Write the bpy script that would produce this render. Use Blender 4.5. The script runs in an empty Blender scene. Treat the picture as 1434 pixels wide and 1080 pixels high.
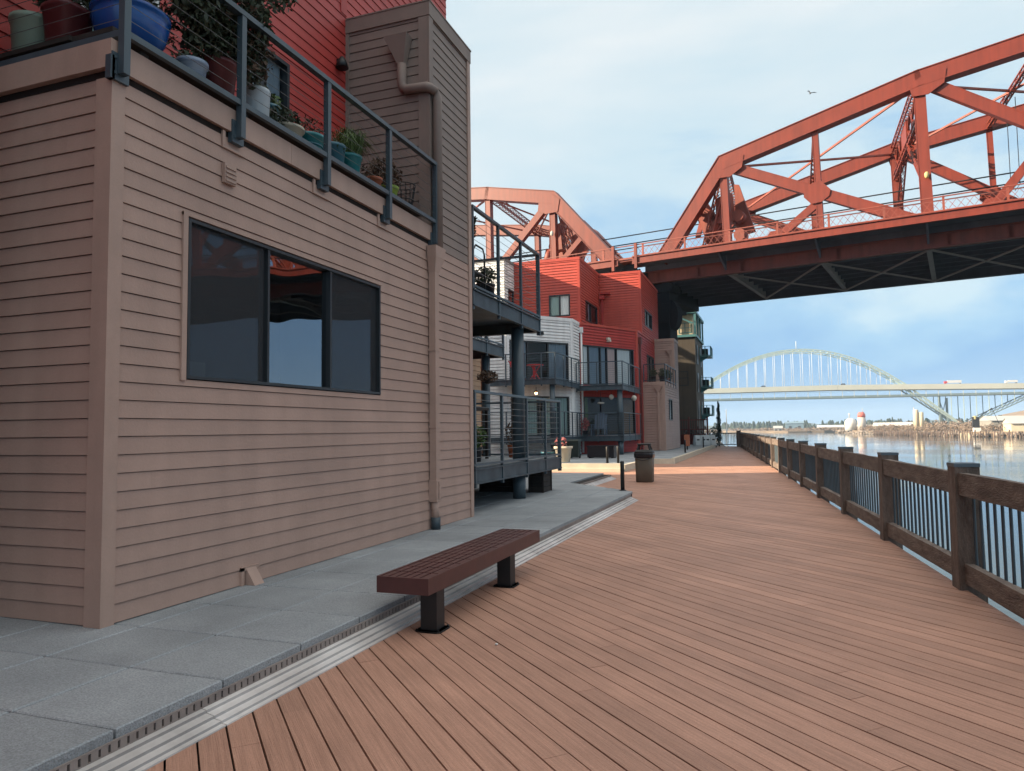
import bpy, math, random
from math import sin, cos, radians, pi, sqrt
from mathutils import Vector, Matrix
R = random.Random(7)
S = bpy.context.scene
COL = S.collection

# ------------------------------------------------------------------ camera
EYE = 1.55
YAW, PITCH, ROLL = math.atan(363/1003), math.atan(63/1003), 0.013
fw = Vector((-sin(YAW), cos(YAW), 0)); rt = Vector((cos(YAW), sin(YAW), 0)); up = Vector((0, 0, 1))
F = fw*cos(PITCH)+up*sin(PITCH); U0 = up*cos(PITCH)-fw*sin(PITCH)
RR = rt*cos(ROLL)-U0*sin(ROLL); UU = U0*cos(ROLL)+rt*sin(ROLL)
cd = bpy.data.cameras.new('camera'); cam = bpy.data.objects.new('camera', cd); COL.objects.link(cam)
cam.matrix_world = Matrix(((RR.x, UU.x, -F.x, 0), (RR.y, UU.y, -F.y, 0), (RR.z, UU.z, -F.z, EYE), (0, 0, 0, 1)))
cd.sensor_width = 36; cd.lens = 36*1003/1434; cd.clip_start = 0.05; cd.clip_end = 20000
S.camera = cam

# ------------------------------------------------------------------ light
SUN_AZ, SUN_EL = 20.0, 22.7            # light travels towards +X and a little +Y
ts = Vector((-cos(radians(SUN_AZ))*cos(radians(SUN_EL)), -sin(radians(SUN_AZ))*cos(radians(SUN_EL)), sin(radians(SUN_EL))))
sl = bpy.data.lights.new('sun', 'SUN'); so = bpy.data.objects.new('sun', sl); COL.objects.link(so)
sl.energy = 5.0; sl.angle = radians(0.5); sl.color = (1.0, 0.82, 0.60)
so.rotation_euler = ts.to_track_quat('Z', 'Y').to_euler()
so.location = (-40, -20, 60)
W = bpy.data.worlds.new('World'); S.world = W; W.use_nodes = True
nt = W.node_tree; N = nt.nodes; L = nt.links
bg = N['Background']; bg.inputs['Strength'].default_value = 0.05
sky = N.new('ShaderNodeTexSky'); sky.sky_type = 'NISHITA'; sky.sun_disc = False
sky.sun_elevation = radians(SUN_EL); sky.sun_rotation = math.atan2(ts.x, ts.y)
sky.air_density = 1.0; sky.dust_density = 0.0; sky.ozone_density = 3.0
tc = N.new('ShaderNodeTexCoord'); sep = N.new('ShaderNodeSeparateXYZ'); L.new(tc.outputs['Generated'], sep.inputs[0])
mp = N.new('ShaderNodeMapping'); mp.inputs['Scale'].default_value = (1.0, 1.0, 2.6); mp.inputs['Location'].default_value = (0.3, 0.2, 0.1)
L.new(tc.outputs['Generated'], mp.inputs[0])
nz = N.new('ShaderNodeTexNoise'); nz.inputs['Scale'].default_value = 1.5; nz.inputs['Detail'].default_value = 7; nz.inputs['Roughness'].default_value = 0.52
nz.inputs['Distortion'].default_value = 0.3
L.new(mp.outputs[0], nz.inputs['Vector'])
# thin high overcast: blue near the horizon, pale and milky higher up, softly broken by noise
el = N.new('ShaderNodeMapRange'); el.inputs[1].default_value = 0.40; el.inputs[2].default_value = 0.62; el.inputs[3].default_value = -0.15; el.inputs[4].default_value = 0.17
L.new(nz.outputs['Fac'], el.inputs[0])
ad = N.new('ShaderNodeMath'); ad.operation = 'ADD'; L.new(sep.outputs[2], ad.inputs[0]); L.new(el.outputs[0], ad.inputs[1])
cr = N.new('ShaderNodeValToRGB'); e = cr.color_ramp.elements
e[0].position = 0.0; e[0].color = (2.2, 3.9, 6.3, 1); e[1].position = 0.62; e[1].color = (7.4, 7.7, 7.7, 1)
for p_, c_ in ((0.92, (14.2, 13.8, 12.8, 1)), (0.10, (1.95, 3.75, 6.3, 1)), (0.22, (3.2, 5.1, 6.9, 1)), (0.32, (5.3, 6.6, 7.2, 1)), (0.42, (5.9, 6.9, 7.3, 1))):
    k_ = e.new(p_); k_.color = c_
L.new(ad.outputs[0], cr.inputs[0])
mx = N.new('ShaderNodeMix'); mx.data_type = 'RGBA'; mx.inputs['Factor'].default_value = 0.86
L.new(sky.outputs[0], mx.inputs['A']); L.new(cr.outputs[0], mx.inputs['B']); L.new(mx.outputs['Result'], bg.inputs['Color'])
S.view_settings.view_transform = 'Standard'; S.view_settings.look = 'None'; S.view_settings.gamma = 1
S.view_settings.exposure = 1.42
S.cycles.max_bounces = 8; S.cycles.transparent_max_bounces = 12; S.cycles.volume_bounces = 0
S.cycles.use_denoising = True

# ------------------------------------------------------------------ materials
def mat(name, col, rough=0.7, col2=None, scale=3.0, vec=(1, 1, 1), bump=0.0, bscale=None, metal=0.0, spec=0.5, rot=0.0,
        streak=0.0, speck=0.0, emit=None, patch=0.0):
    m = bpy.data.materials.new(name); m.use_nodes = True
    nt = m.node_tree; N = nt.nodes; L = nt.links; b = N['Principled BSDF']
    b.inputs['Roughness'].default_value = rough; b.inputs['Metallic'].default_value = metal
    b.inputs['Specular IOR Level'].default_value = spec
    tc = N.new('ShaderNodeTexCoord'); mp = N.new('ShaderNodeMapping')
    mp.inputs['Scale'].default_value = vec
    if rot:
        m0 = N.new('ShaderNodeMapping'); m0.inputs['Rotation'].default_value = (0, 0, rot); L.new(tc.outputs['Object'], m0.inputs[0]); L.new(m0.outputs[0], mp.inputs[0])
    else: L.new(tc.outputs['Object'], mp.inputs[0])
    nz = N.new('ShaderNodeTexNoise'); nz.inputs['Scale'].default_value = scale; nz.inputs['Detail'].default_value = 6
    nz.inputs['Roughness'].default_value = 0.6
    L.new(mp.outputs[0], nz.inputs['Vector'])
    c2 = col2 or tuple(x*0.86 for x in col)
    mx = N.new('ShaderNodeMix'); mx.data_type = 'RGBA'
    mr = N.new('ShaderNodeMapRange'); mr.inputs[1].default_value = 0.32; mr.inputs[2].default_value = 0.68
    L.new(nz.outputs['Fac'], mr.inputs[0]); L.new(mr.outputs[0], mx.inputs['Factor'])
    mx.inputs['A'].default_value = (*col, 1); mx.inputs['B'].default_value = (*c2, 1)
    out = mx.outputs['Result']
    if streak:
        mp2 = N.new('ShaderNodeMapping'); mp2.inputs['Scale'].default_value = (2.5, 2.5, 0.22); L.new(tc.outputs['Object'], mp2.inputs[0])
        n2 = N.new('ShaderNodeTexNoise'); n2.inputs['Scale'].default_value = 1.6; n2.inputs['Detail'].default_value = 5; L.new(mp2.outputs[0], n2.inputs['Vector'])
        r2 = N.new('ShaderNodeMapRange'); r2.inputs[1].default_value = 0.4; r2.inputs[2].default_value = 0.75; r2.inputs[3].default_value = 1+streak*0.4; r2.inputs[4].default_value = 1-streak
        L.new(n2.outputs['Fac'], r2.inputs[0])
        v = N.new('ShaderNodeVectorMath'); v.operation = 'SCALE'; L.new(out, v.inputs[0]); L.new(r2.outputs[0], v.inputs['Scale']); out = v.outputs[0]
    if patch:
        n4 = N.new('ShaderNodeTexNoise'); n4.inputs['Scale'].default_value = 0.9; n4.inputs['Detail'].default_value = 5; n4.inputs['Roughness'].default_value = 0.65; L.new(tc.outputs['Object'], n4.inputs['Vector'])
        r4 = N.new('ShaderNodeMapRange'); r4.inputs[1].default_value = 0.3; r4.inputs[2].default_value = 0.7; r4.inputs[3].default_value = 1-patch; r4.inputs[4].default_value = 1+patch
        L.new(n4.outputs['Fac'], r4.inputs[0])
        v = N.new('ShaderNodeVectorMath'); v.operation = 'SCALE'; L.new(out, v.inputs[0]); L.new(r4.outputs[0], v.inputs['Scale']); out = v.outputs[0]
    if speck:
        n3 = N.new('ShaderNodeTexNoise'); n3.inputs['Scale'].default_value = 90; n3.inputs['Detail'].default_value = 2; L.new(tc.outputs['Object'], n3.inputs['Vector'])
        r3 = N.new('ShaderNodeMapRange'); r3.inputs[1].default_value = 0.3; r3.inputs[2].default_value = 0.7; r3.inputs[3].default_value = 1-speck; r3.inputs[4].default_value = 1+speck
        L.new(n3.outputs['Fac'], r3.inputs[0])
        v = N.new('ShaderNodeVectorMath'); v.operation = 'SCALE'; L.new(out, v.inputs[0]); L.new(r3.outputs[0], v.inputs['Scale']); out = v.outputs[0]
    at = N.new('ShaderNodeAttribute'); at.attribute_name = 'tone'
    a1 = N.new('ShaderNodeMath'); a1.operation = 'ADD'; a1.inputs[1].default_value = 1.0; L.new(at.outputs['Fac'], a1.inputs[0])
    v = N.new('ShaderNodeVectorMath'); v.operation = 'SCALE'; L.new(out, v.inputs[0]); L.new(a1.outputs[0], v.inputs['Scale'])
    L.new(v.outputs[0], b.inputs['Base Color'])
    if bump:
        nb = N.new('ShaderNodeTexNoise'); nb.inputs['Scale'].default_value = bscale or scale*4; nb.inputs['Detail'].default_value = 4
        L.new(mp.outputs[0], nb.inputs['Vector'])
        bp = N.new('ShaderNodeBump'); bp.inputs['Strength'].default_value = bump; bp.inputs['Distance'].default_value = 0.02
        L.new(nb.outputs['Fac'], bp.inputs['Height']); L.new(bp.outputs[0], b.inputs['Normal'])
    if emit:
        b.inputs['Emission Color'].default_value = (*emit[0], 1); b.inputs['Emission Strength'].default_value = emit[1]
    return m

def glass_mat(name, tint, refl, rough=0.0, warp=0.02, ior=1.5):
    m = bpy.data.materials.new(name); m.use_nodes = True
    nt = m.node_tree; N = nt.nodes; L = nt.links; N.remove(N['Principled BSDF']); out = N['Material Output']
    tr = N.new('ShaderNodeBsdfTransparent'); tr.inputs[0].default_value = (*tint, 1)
    gl = N.new('ShaderNodeBsdfGlossy'); gl.inputs['Roughness'].default_value = rough; gl.inputs['Color'].default_value = (0.9, 0.95, 1, 1)
    fr = N.new('ShaderNodeFresnel'); fr.inputs[0].default_value = ior
    ma = N.new('ShaderNodeMath'); ma.operation = 'ADD'; ma.inputs[1].default_value = refl; ma.use_clamp = True; L.new(fr.outputs[0], ma.inputs[0])
    tc = N.new('ShaderNodeTexCoord'); nz = N.new('ShaderNodeTexNoise'); nz.inputs['Scale'].default_value = 1.1; nz.inputs['Detail'].default_value = 1
    L.new(tc.outputs['Object'], nz.inputs['Vector'])
    bp = N.new('ShaderNodeBump'); bp.inputs['Strength'].default_value = 1; bp.inputs['Distance'].default_value = warp; L.new(nz.outputs['Fac'], bp.inputs['Height'])
    L.new(bp.outputs[0], gl.inputs['Normal'])
    mx = N.new('ShaderNodeMixShader'); L.new(ma.outputs[0], mx.inputs[0]); L.new(tr.outputs[0], mx.inputs[1]); L.new(gl.outputs[0], mx.inputs[2])
    L.new(mx.outputs[0], out.inputs[0])
    return m

def screen_mat(name, k=0.55):
    m = bpy.data.materials.new(name); m.use_nodes = True
    nt = m.node_tree; N = nt.nodes; L = nt.links; b = N['Principled BSDF']; out = N['Material Output']
    b.inputs['Base Color'].default_value = (0.014, 0.016, 0.019, 1); b.inputs['Roughness'].default_value = 0.6
    tr = N.new('ShaderNodeBsdfTransparent'); mx = N.new('ShaderNodeMixShader'); mx.inputs[0].default_value = k
    L.new(tr.outputs[0], mx.inputs[1]); L.new(b.outputs[0], mx.inputs[2]); L.new(mx.outputs[0], out.inputs[0])
    return m

M = {}
M['taupe'] = mat('taupe_siding', (0.40, 0.262, 0.210), 0.62, (0.355, 0.234, 0.189), 1.4, patch=0.05, streak=0.07, bump=0.12, bscale=40, speck=0.03)
M['taupe_trim'] = mat('taupe_trim', (0.41, 0.272, 0.218), 0.6, (0.36, 0.242, 0.194), 3, streak=0.12, speck=0.03)
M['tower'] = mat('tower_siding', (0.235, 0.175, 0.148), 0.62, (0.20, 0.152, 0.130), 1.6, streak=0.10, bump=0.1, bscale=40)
M['red'] = mat('red_siding', (0.44, 0.043, 0.034), 0.55, (0.38, 0.036, 0.030), 1.3, streak=0.10, bump=0.08, bscale=30)
M['orange'] = mat('orange_red_siding', (0.49, 0.068, 0.042), 0.55, (0.43, 0.056, 0.036), 1.0, streak=0.10)
M['white'] = mat('white_siding', (0.80, 0.80, 0.78), 0.6, (0.70, 0.70, 0.69), 1.0, streak=0.12)
M['tan'] = mat('tan_siding', (0.40, 0.26, 0.16), 0.6, (0.35, 0.23, 0.14), 1.2, streak=0.1)
M['concrete'] = mat('cream_concrete', (0.55, 0.49, 0.38), 0.85, (0.45, 0.40, 0.32), 2, speck=0.1)
M['paver'] = mat('grey_paver', (0.29, 0.312, 0.330), 0.75, (0.215, 0.234, 0.25), 1.5, bump=0.5, bscale=110, speck=0.22, patch=0.10)
M['nosing'] = mat('aluminium_nosing', (0.74, 0.71, 0.69), 0.38, (0.52, 0.48, 0.46), 1.3, vec=(1, 1, 1), metal=0.35, streak=0.2, bump=0.1, bscale=60)
M['grate'] = mat('slotted_grate', (0.26, 0.22, 0.20), 0.7, (0.18, 0.15, 0.14), 4, bump=0.2)
M['deck'] = mat('composite_boards', (0.46, 0.258, 0.184), 0.55, (0.325, 0.177, 0.125), 1.8, vec=(1, 30, 8), rot=radians(-135.4), bump=0.35, bscale=7, speck=0.10, spec=0.35, patch=0.13)
M['gapdark'] = mat('dark_underlay', (0.014, 0.008, 0.006), 0.95)  # near black: shade of deck gaps and soffit put into the colour
M['timber'] = mat('weathered_timber', (0.195, 0.152, 0.126), 0.85, (0.095, 0.068, 0.055), 3.5, vec=(3, 3, 0.8), bump=0.6, bscale=18, streak=0.25, speck=0.15)
M['rail_timber'] = mat('rail_timber', (0.21, 0.170, 0.142), 0.88, (0.090, 0.066, 0.055), 4, vec=(4, 0.7, 4), bump=0.7, bscale=22, speck=0.2)
M['post_cap'] = mat('zinc_post_cap', (0.12, 0.15, 0.17), 0.45, metal=0.5)
M['steel'] = mat('blue_grey_steel', (0.055, 0.082, 0.100), 0.42, (0.042, 0.064, 0.080), 4, streak=0.15)
M['steel_worn'] = mat('worn_steel', (0.055, 0.080, 0.098), 0.5, (0.030, 0.045, 0.055), 3, streak=0.35)
M['rail_steel'] = mat('light_rail_steel', (0.13, 0.15, 0.16), 0.4, metal=0.3)
M['cable'] = mat('steel_cable', (0.12, 0.12, 0.12), 0.5, metal=0.3)
M['bench'] = mat('maroon_metal', (0.088, 0.030, 0.027), 0.40, (0.066, 0.024, 0.022), 6, spec=0.5, bump=0.05)
M['black'] = mat('black_paint', (0.012, 0.012, 0.013), 0.5)
M['darkbox'] = mat('dark_timber_box', (0.030, 0.022, 0.018), 0.8, (0.018, 0.014, 0.012), 5)
M['frame'] = mat('dark_window_frame', (0.018, 0.022, 0.026), 0.45)
M['white_frame'] = mat('white_window_frame', (0.6, 0.6, 0.6), 0.5)
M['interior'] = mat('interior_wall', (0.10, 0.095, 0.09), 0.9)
M['curtain'] = mat('pale_curtain', (0.78, 0.78, 0.75), 0.9, (0.66, 0.66, 0.63), 2, vec=(14, 14, 0.4))
M['curtain_green'] = mat('green_grey_blind', (0.32, 0.42, 0.38), 0.9, (0.27, 0.36, 0.33), 2, vec=(14, 14, 0.4))
M['curtain_pink'] = mat('rose_curtain', (0.68, 0.50, 0.44), 0.9, (0.58, 0.42, 0.37), 2, vec=(14, 14, 0.4))
M['curtain_grey'] = mat('slate_blind', (0.24, 0.30, 0.35), 0.9, (0.19, 0.24, 0.29), 2, vec=(14, 14, 0.4))
M['curtain_brown'] = mat('brown_curtain', (0.16, 0.10, 0.06), 0.9)
M['glass'] = glass_mat('window_glass', (0.60, 0.66, 0.68), 0.17, warp=0.006)
M['glass_far'] = glass_mat('far_window_glass', (0.93, 0.95, 0.96), 0.0, warp=0.003, ior=1.32)
M['screen'] = screen_mat('insect_screen', 0.55); M['screen_dark'] = screen_mat('dark_insect_screen', 0.62)
M['bridge'] = mat('bridge_red_paint', (0.195, 0.028, 0.013), 0.5, (0.14, 0.022, 0.012), 0.9, patch=0.08, streak=0.22)
M['bridge_dark'] = mat('bridge_dark_paint', (0.28, 0.060, 0.036), 0.6, (0.18, 0.048, 0.034), 0.8, streak=0.2)
M['under'] = mat('bridge_underside_steel', (0.17, 0.17, 0.21), 0.8, (0.12, 0.12, 0.15), 0.8)
M['brace'] = mat('bracing_steel', (0.42, 0.36, 0.36), 0.7)
M['pier'] = mat('pier_steel', (0.012, 0.012, 0.015), 0.8, (0.008, 0.008, 0.011), 1.0)
M['olive'] = mat('olive_stucco', (0.075, 0.062, 0.048), 0.85, (0.06, 0.05, 0.04), 0.5, streak=0.15)
M['beige'] = mat('beige_stucco', (0.52, 0.42, 0.28), 0.8)
M['teal'] = mat('teal_paint', (0.075, 0.20, 0.21), 0.5)
M['maroon'] = mat('maroon_iron', (0.13, 0.028, 0.022), 0.6)
M['blue'] = mat('cobalt_glaze', (0.008, 0.075, 0.29), 0.22, (0.007, 0.055, 0.22), 5)
M['oxblood'] = mat('oxblood_glaze', (0.13, 0.026, 0.028), 0.4, (0.09, 0.02, 0.02), 5)
M['clay'] = mat('terracotta', (0.40, 0.115, 0.055), 0.85)
M['ceramic'] = mat('white_ceramic', (0.55, 0.60, 0.63), 0.35, (0.45, 0.50, 0.54), 3)
M['celadon'] = mat('celadon_pot', (0.26, 0.33, 0.26), 0.4, (0.2, 0.27, 0.21), 3)
M['turq'] = mat('turquoise_glaze', (0.03, 0.23, 0.24), 0.3, (0.02, 0.17, 0.19), 4)
M['tealpot'] = mat('teal_glaze', (0.035, 0.15, 0.20), 0.35, (0.028, 0.11, 0.15), 4)
M['limepot'] = mat('lime_glaze', (0.28, 0.38, 0.06), 0.4)
M['creampot'] = mat('cream_pot', (0.48, 0.43, 0.33), 0.6)
M['bluewhite'] = mat('blue_white_pot', (0.16, 0.22, 0.36), 0.3, (0.45, 0.5, 0.55), 3, vec=(1, 1, 8))
M['soil'] = mat('soil', (0.03, 0.02, 0.014), 0.95)
M['leaf'] = mat('dark_leaf', (0.035, 0.055, 0.026), 0.6, (0.055, 0.060, 0.035), 6)
M['leaf2'] = mat('fresh_leaf', (0.085, 0.14, 0.035), 0.55, (0.06, 0.11, 0.03), 6)
M['dryleaf'] = mat('dry_leaf', (0.12, 0.072, 0.045), 0.8, (0.07, 0.045, 0.03), 6)
M['flower'] = mat('orange_flower', (0.55, 0.14, 0.03), 0.6)
M['pinkflower'] = mat('pink_leaf', (0.42, 0.13, 0.13), 0.6)
M['stem'] = mat('stem', (0.06, 0.045, 0.03), 0.9)
M['cypress'] = mat('cypress_leaf', (0.020, 0.045, 0.040), 0.7, (0.014, 0.032, 0.030), 5)
M['canbody'] = mat('brown_can', (0.125, 0.098, 0.072), 0.6, (0.10, 0.08, 0.06), 4, speck=0.12)
M['liner'] = mat('black_plastic', (0.012, 0.013, 0.018), 0.3)
M['redmetal'] = mat('red_enamel', (0.55, 0.028, 0.035), 0.4)
M['bluechair'] = mat('slate_blue_plastic', (0.10, 0.145, 0.21), 0.5)
M['plastic_white'] = mat('white_plastic', (0.66, 0.67, 0.66), 0.5, (0.55, 0.56, 0.55), 1.5)
M['orangewood'] = mat('orange_wood', (0.36, 0.12, 0.06), 0.7)
M['bin'] = mat('dark_green_plastic', (0.014, 0.026, 0.022), 0.5)
M['bulb'] = mat('lit_bulb', (0.9, 0.7, 0.4), 0.4, emit=((1.0, 0.52, 0.20), 9.0))
M['lampwhite'] = mat('paper_lantern', (0.62, 0.58, 0.50), 0.7)
M['frem_deck'] = mat('pale_concrete_deck', (0.50, 0.51, 0.44), 0.8, (0.44, 0.45, 0.39), 0.05)
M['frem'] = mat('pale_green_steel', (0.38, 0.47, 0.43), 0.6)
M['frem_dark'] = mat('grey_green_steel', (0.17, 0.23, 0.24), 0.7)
M['silo'] = mat('beige_silo', (0.62, 0.53, 0.38), 0.8, (0.52, 0.44, 0.32), 0.2)
M['silo_w'] = mat('white_silo', (0.68, 0.67, 0.64), 0.7)
M['silo_g'] = mat('grey_silo', (0.50, 0.45, 0.40), 0.8)
M['silo_r'] = mat('silo_red', (0.55, 0.13, 0.10), 0.7)
M['roofgrey'] = mat('warehouse_roof', (0.42, 0.42, 0.40), 0.8)
M['whwall'] = mat('warehouse_wall', (0.27, 0.26, 0.23), 0.8)
M['whblue'] = mat('blue_shed', (0.16, 0.24, 0.30), 0.8)
M['earth'] = mat('bank_earth', (0.22, 0.165, 0.115), 0.95, (0.13, 0.10, 0.075), 0.02, bump=0.0)
M['riprap'] = mat('bank_rock', (0.24, 0.20, 0.16), 0.95, (0.11, 0.09, 0.08), 0.12)
M['hill'] = mat('wooded_hill', (0.075, 0.085, 0.060), 0.95, (0.05, 0.06, 0.045), 0.01)
M['brush'] = mat('bare_brush', (0.25, 0.185, 0.135), 0.95, (0.17, 0.13, 0.10), 0.05)
M['evergreen'] = mat('far_evergreen', (0.035, 0.050, 0.032), 0.95)
M['pile'] = mat('old_pilings', (0.10, 0.07, 0.055), 0.95)
M['ground'] = mat('gravel_ground', (0.16, 0.15, 0.14), 0.95, (0.12, 0.11, 0.10), 1)
M['roof'] = mat('flat_roof', (0.20, 0.19, 0.18), 0.9)
M['bird'] = mat('gull_feather', (0.10, 0.11, 0.12), 0.8)
M['yellow'] = mat('yellow_paint', (0.50, 0.42, 0.18), 0.6)
M['truckred'] = mat('red_truck_paint', (0.5, 0.04, 0.04), 0.4)
M['tyre'] = mat('tyre_rubber', (0.015, 0.015, 0.015), 0.9)

def water_mat():
    m = bpy.data.materials.new('river_water'); m.use_nodes = True
    nt = m.node_tree; N = nt.nodes; L = nt.links; b = N['Principled BSDF']
    b.inputs['Base Color'].default_value = (0.035, 0.060, 0.066, 1); b.inputs['Roughness'].default_value = 0.045; b.inputs['IOR'].default_value = 1.33
    tc = N.new('ShaderNodeTexCoord'); mp = N.new('ShaderNodeMapping'); mp.inputs['Scale'].default_value = (1, 1, 1)
    L.new(tc.outputs['Object'], mp.inputs[0])
    n1 = N.new('ShaderNodeTexNoise'); n1.inputs['Scale'].default_value = 0.9; n1.inputs['Detail'].default_value = 4; L.new(mp.outputs[0], n1.inputs['Vector'])
    n2 = N.new('ShaderNodeTexNoise'); n2.inputs['Scale'].default_value = 0.025; n2.inputs['Detail'].default_value = 3; L.new(mp.outputs[0], n2.inputs['Vector'])
    r = N.new('ShaderNodeMapRange'); r.inputs[1].default_value = 0.42; r.inputs[2].default_value = 0.6; r.inputs[3].default_value = 0.006; r.inputs[4].default_value = 0.035
    L.new(n2.outputs['Fac'], r.inputs[0])
    bp = N.new('ShaderNodeBump'); bp.inputs['Strength'].default_value = 1.0; L.new(r.outputs[0], bp.inputs['Distance']); L.new(n1.outputs['Fac'], bp.inputs['Height'])
    L.new(bp.outputs[0], b.inputs['Normal'])
    return m
M['water'] = water_mat()

# ------------------------------------------------------------------ mesh builder
ROOT = {}
class MB:
    def __init__(s): s.v = []; s.f = []; s.t = []; s.s = []
    def face(s, pts, tone=0.0, smooth=False):
        n = len(s.v); s.v += [tuple(p) for p in pts]; s.f.append(tuple(range(n, n+len(pts)))); s.t.append(tone); s.s.append(smooth)
    def hexa(s, p, tone=0.0):
        # p: 8 points, bottom ring 0-3, top ring 4-7
        n = len(s.v); s.v += [tuple(q) for q in p]
        for f in ((3, 2, 1, 0), (4, 5, 6, 7), (0, 1, 5, 4), (1, 2, 6, 5), (2, 3, 7, 6), (3, 0, 4, 7)):
            s.f.append(tuple(n+i for i in f)); s.t.append(tone); s.s.append(False)
    def box(s, x0, x1, y0, y1, z0, z1, tone=0.0):
        s.hexa([(x0, y0, z0), (x1, y0, z0), (x1, y1, z0), (x0, y1, z0), (x0, y0, z1), (x1, y0, z1), (x1, y1, z1), (x0, y1, z1)], tone)
    def wbox(s, p, d, n, u0, u1, o0, o1, z0, z1, tone=0.0):
        q = lambda u, o, z: (p[0]+d[0]*u+n[0]*o, p[1]+d[1]*u+n[1]*o, z)
        s.hexa([q(u0, o0, z0), q(u1, o0, z0), q(u1, o1, z0), q(u0, o1, z0), q(u0, o0, z1), q(u1, o0, z1), q(u1, o1, z1), q(u0, o1, z1)], tone)
    def bar(s, a, b, w, h, upv=(0, 0, 1), tone=0.0):
        a = Vector(a); b = Vector(b); d = (b-a).normalized(); u = Vector((upv[0], upv[1], upv[2] if len(upv) > 2 else 0))
        if abs(d.dot(u)) > 0.98: u = Vector((1, 0, 0)) if abs(d.x) < 0.9 else Vector((0, 1, 0))
        sd = d.cross(u).normalized(); u2 = sd.cross(d)
        r = [a-sd*w/2-u2*h/2, a+sd*w/2-u2*h/2, a+sd*w/2+u2*h/2, a-sd*w/2+u2*h/2]
        s.hexa(r+[x+(b-a) for x in r], tone)
    def tube(s, pts, r, n=8, cap=True, tone=0.0):
        pts = [Vector(p) for p in pts]; rings = []
        rr = r if isinstance(r, (list, tuple)) else [r]*len(pts)
        for i, p in enumerate(pts):
            d = ((pts[min(i+1, len(pts)-1)]-p).normalized()+(p-pts[max(i-1, 0)]).normalized())
            d = d.normalized() if d.length > 1e-6 else Vector((0, 0, 1))
            u = Vector((0, 0, 1)) if abs(d.z) < 0.9 else Vector((1, 0, 0))
            a = d.cross(u).normalized(); b = a.cross(d)
            base = len(s.v); rings.append(base)
            for k in range(n):
                t = 2*pi*k/n; s.v.append(tuple(p+a*cos(t)*rr[i]+b*sin(t)*rr[i]))
        for i in range(len(pts)-1):
            for k in range(n):
                k2 = (k+1) % n
                s.f.append((rings[i]+k, rings[i+1]+k, rings[i+1]+k2, rings[i]+k2)); s.t.append(tone); s.s.append(n > 5)
        if cap:
            s.f.append(tuple(rings[0]+k for k in range(n))); s.t.append(tone); s.s.append(False)
            s.f.append(tuple(rings[-1]+n-1-k for k in range(n))); s.t.append(tone); s.s.append(False)
    def lathe(s, prof, c, n=20, sq=0.0, tone=0.0, smooth=True):
        base = len(s.v)
        for r, z in prof:
            for k in range(n):
                t = 2*pi*(k+0.5)/n
                f = 1.0
                if sq:
                    m_ = max(abs(cos(t)), abs(sin(t))); f = 1+(1/m_-1)*sq
                s.v.append((c[0]+r*f*cos(t), c[1]+r*f*sin(t), c[2]+z))
        for i in range(len(prof)-1):
            for k in range(n):
                k2 = (k+1) % n; a = base+i*n; b = a+n
                s.f.append((a+k, a+k2, b+k2, b+k)); s.t.append(tone); s.s.append(smooth)
        s.f.append(tuple(base+n-1-k for k in range(n))); s.t.append(tone); s.s.append(False)
        e = base+(len(prof)-1)*n
        s.f.append(tuple(e+k for k in range(n))); s.t.append(tone); s.s.append(False)
    def prism(s, poly, z0, z1, tone=0.0):
        n = len(poly); b = len(s.v)
        s.v += [(p[0], p[1], z0) for p in poly]+[(p[0], p[1], z1) for p in poly]
        s.f.append(tuple(b+n-1-i for i in range(n))); s.t.append(tone); s.s.append(False)
        s.f.append(tuple(b+n+i for i in range(n))); s.t.append(tone); s.s.append(False)
        for i in range(n):
            j = (i+1) % n; s.f.append((b+i, b+j, b+n+j, b+n+i)); s.t.append(tone); s.s.append(False)
    def siding(s, p, d, n, L, z0, z1, holes=(), expo=0.137, t=0.011, var=0.04, gap=0.0065):
        q = lambda u, o, z: (p[0]+d[0]*u+n[0]*o, p[1]+d[1]*u+n[1]*o, z)
        z = z0; i = 0
        rl = R.uniform(0, 3)
        while z < z1-1e-4:
            zt = min(z+expo, z1)
            cuts = sorted({z, zt}|{h[k] for h in holes for k in (2, 3) if z < h[k] < zt})
            seams = []
            u = (rl+i*1.37) % 3.6
            while u < L: seams.append(u); u += 3.6
            tones = [R.uniform(-var, var) for _ in range(len(seams)+1)]
            for a, b in zip(cuts[:-1], cuts[1:]):
                mid = (a+b)/2; segs = [(0, L)]
                for h in holes:
                    if h[2] < mid < h[3]:
                        ns = []
                        for x0, x1 in segs:
                            if h[0] > x0: ns.append((x0, min(x1, h[0])))
                            if h[1] < x1: ns.append((max(x0, h[1]), x1))
                        segs = [g for g in ns if g[1]-g[0] > 1e-3]
                a0_ = a
                if a == z and gap and b > a+gap: a = a+gap
                oa = t*(1-(a-z)/expo)+0.002; ob = t*(1-(b-z)/expo)+0.002
                for x0, x1 in segs:
                    xs = [x0]+[u for u in seams if x0+.02 < u < x1-.02]+[x1]
                    for x, y in zip(xs[:-1], xs[1:]):
                        tn = tones[sum(1 for u in seams if u <= x+1e-6)]
                        s.face([q(x, oa, a), q(y, oa, a), q(y, ob, b), q(x, ob, b)], tn)
                        if a0_ == z:
                            s.face([q(x, -0.03 if gap else -0.004, a), q(y, -0.03 if gap else -0.004, a), q(y, oa, a), q(x, oa, a)], tn)
                            if gap: s.face([q(x, -0.03, a0_-.01), q(y, -0.03, a0_-.01), q(y, -0.03, a+.01), q(x, -0.03, a+.01)], tn)
            z = zt; i += 1
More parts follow.
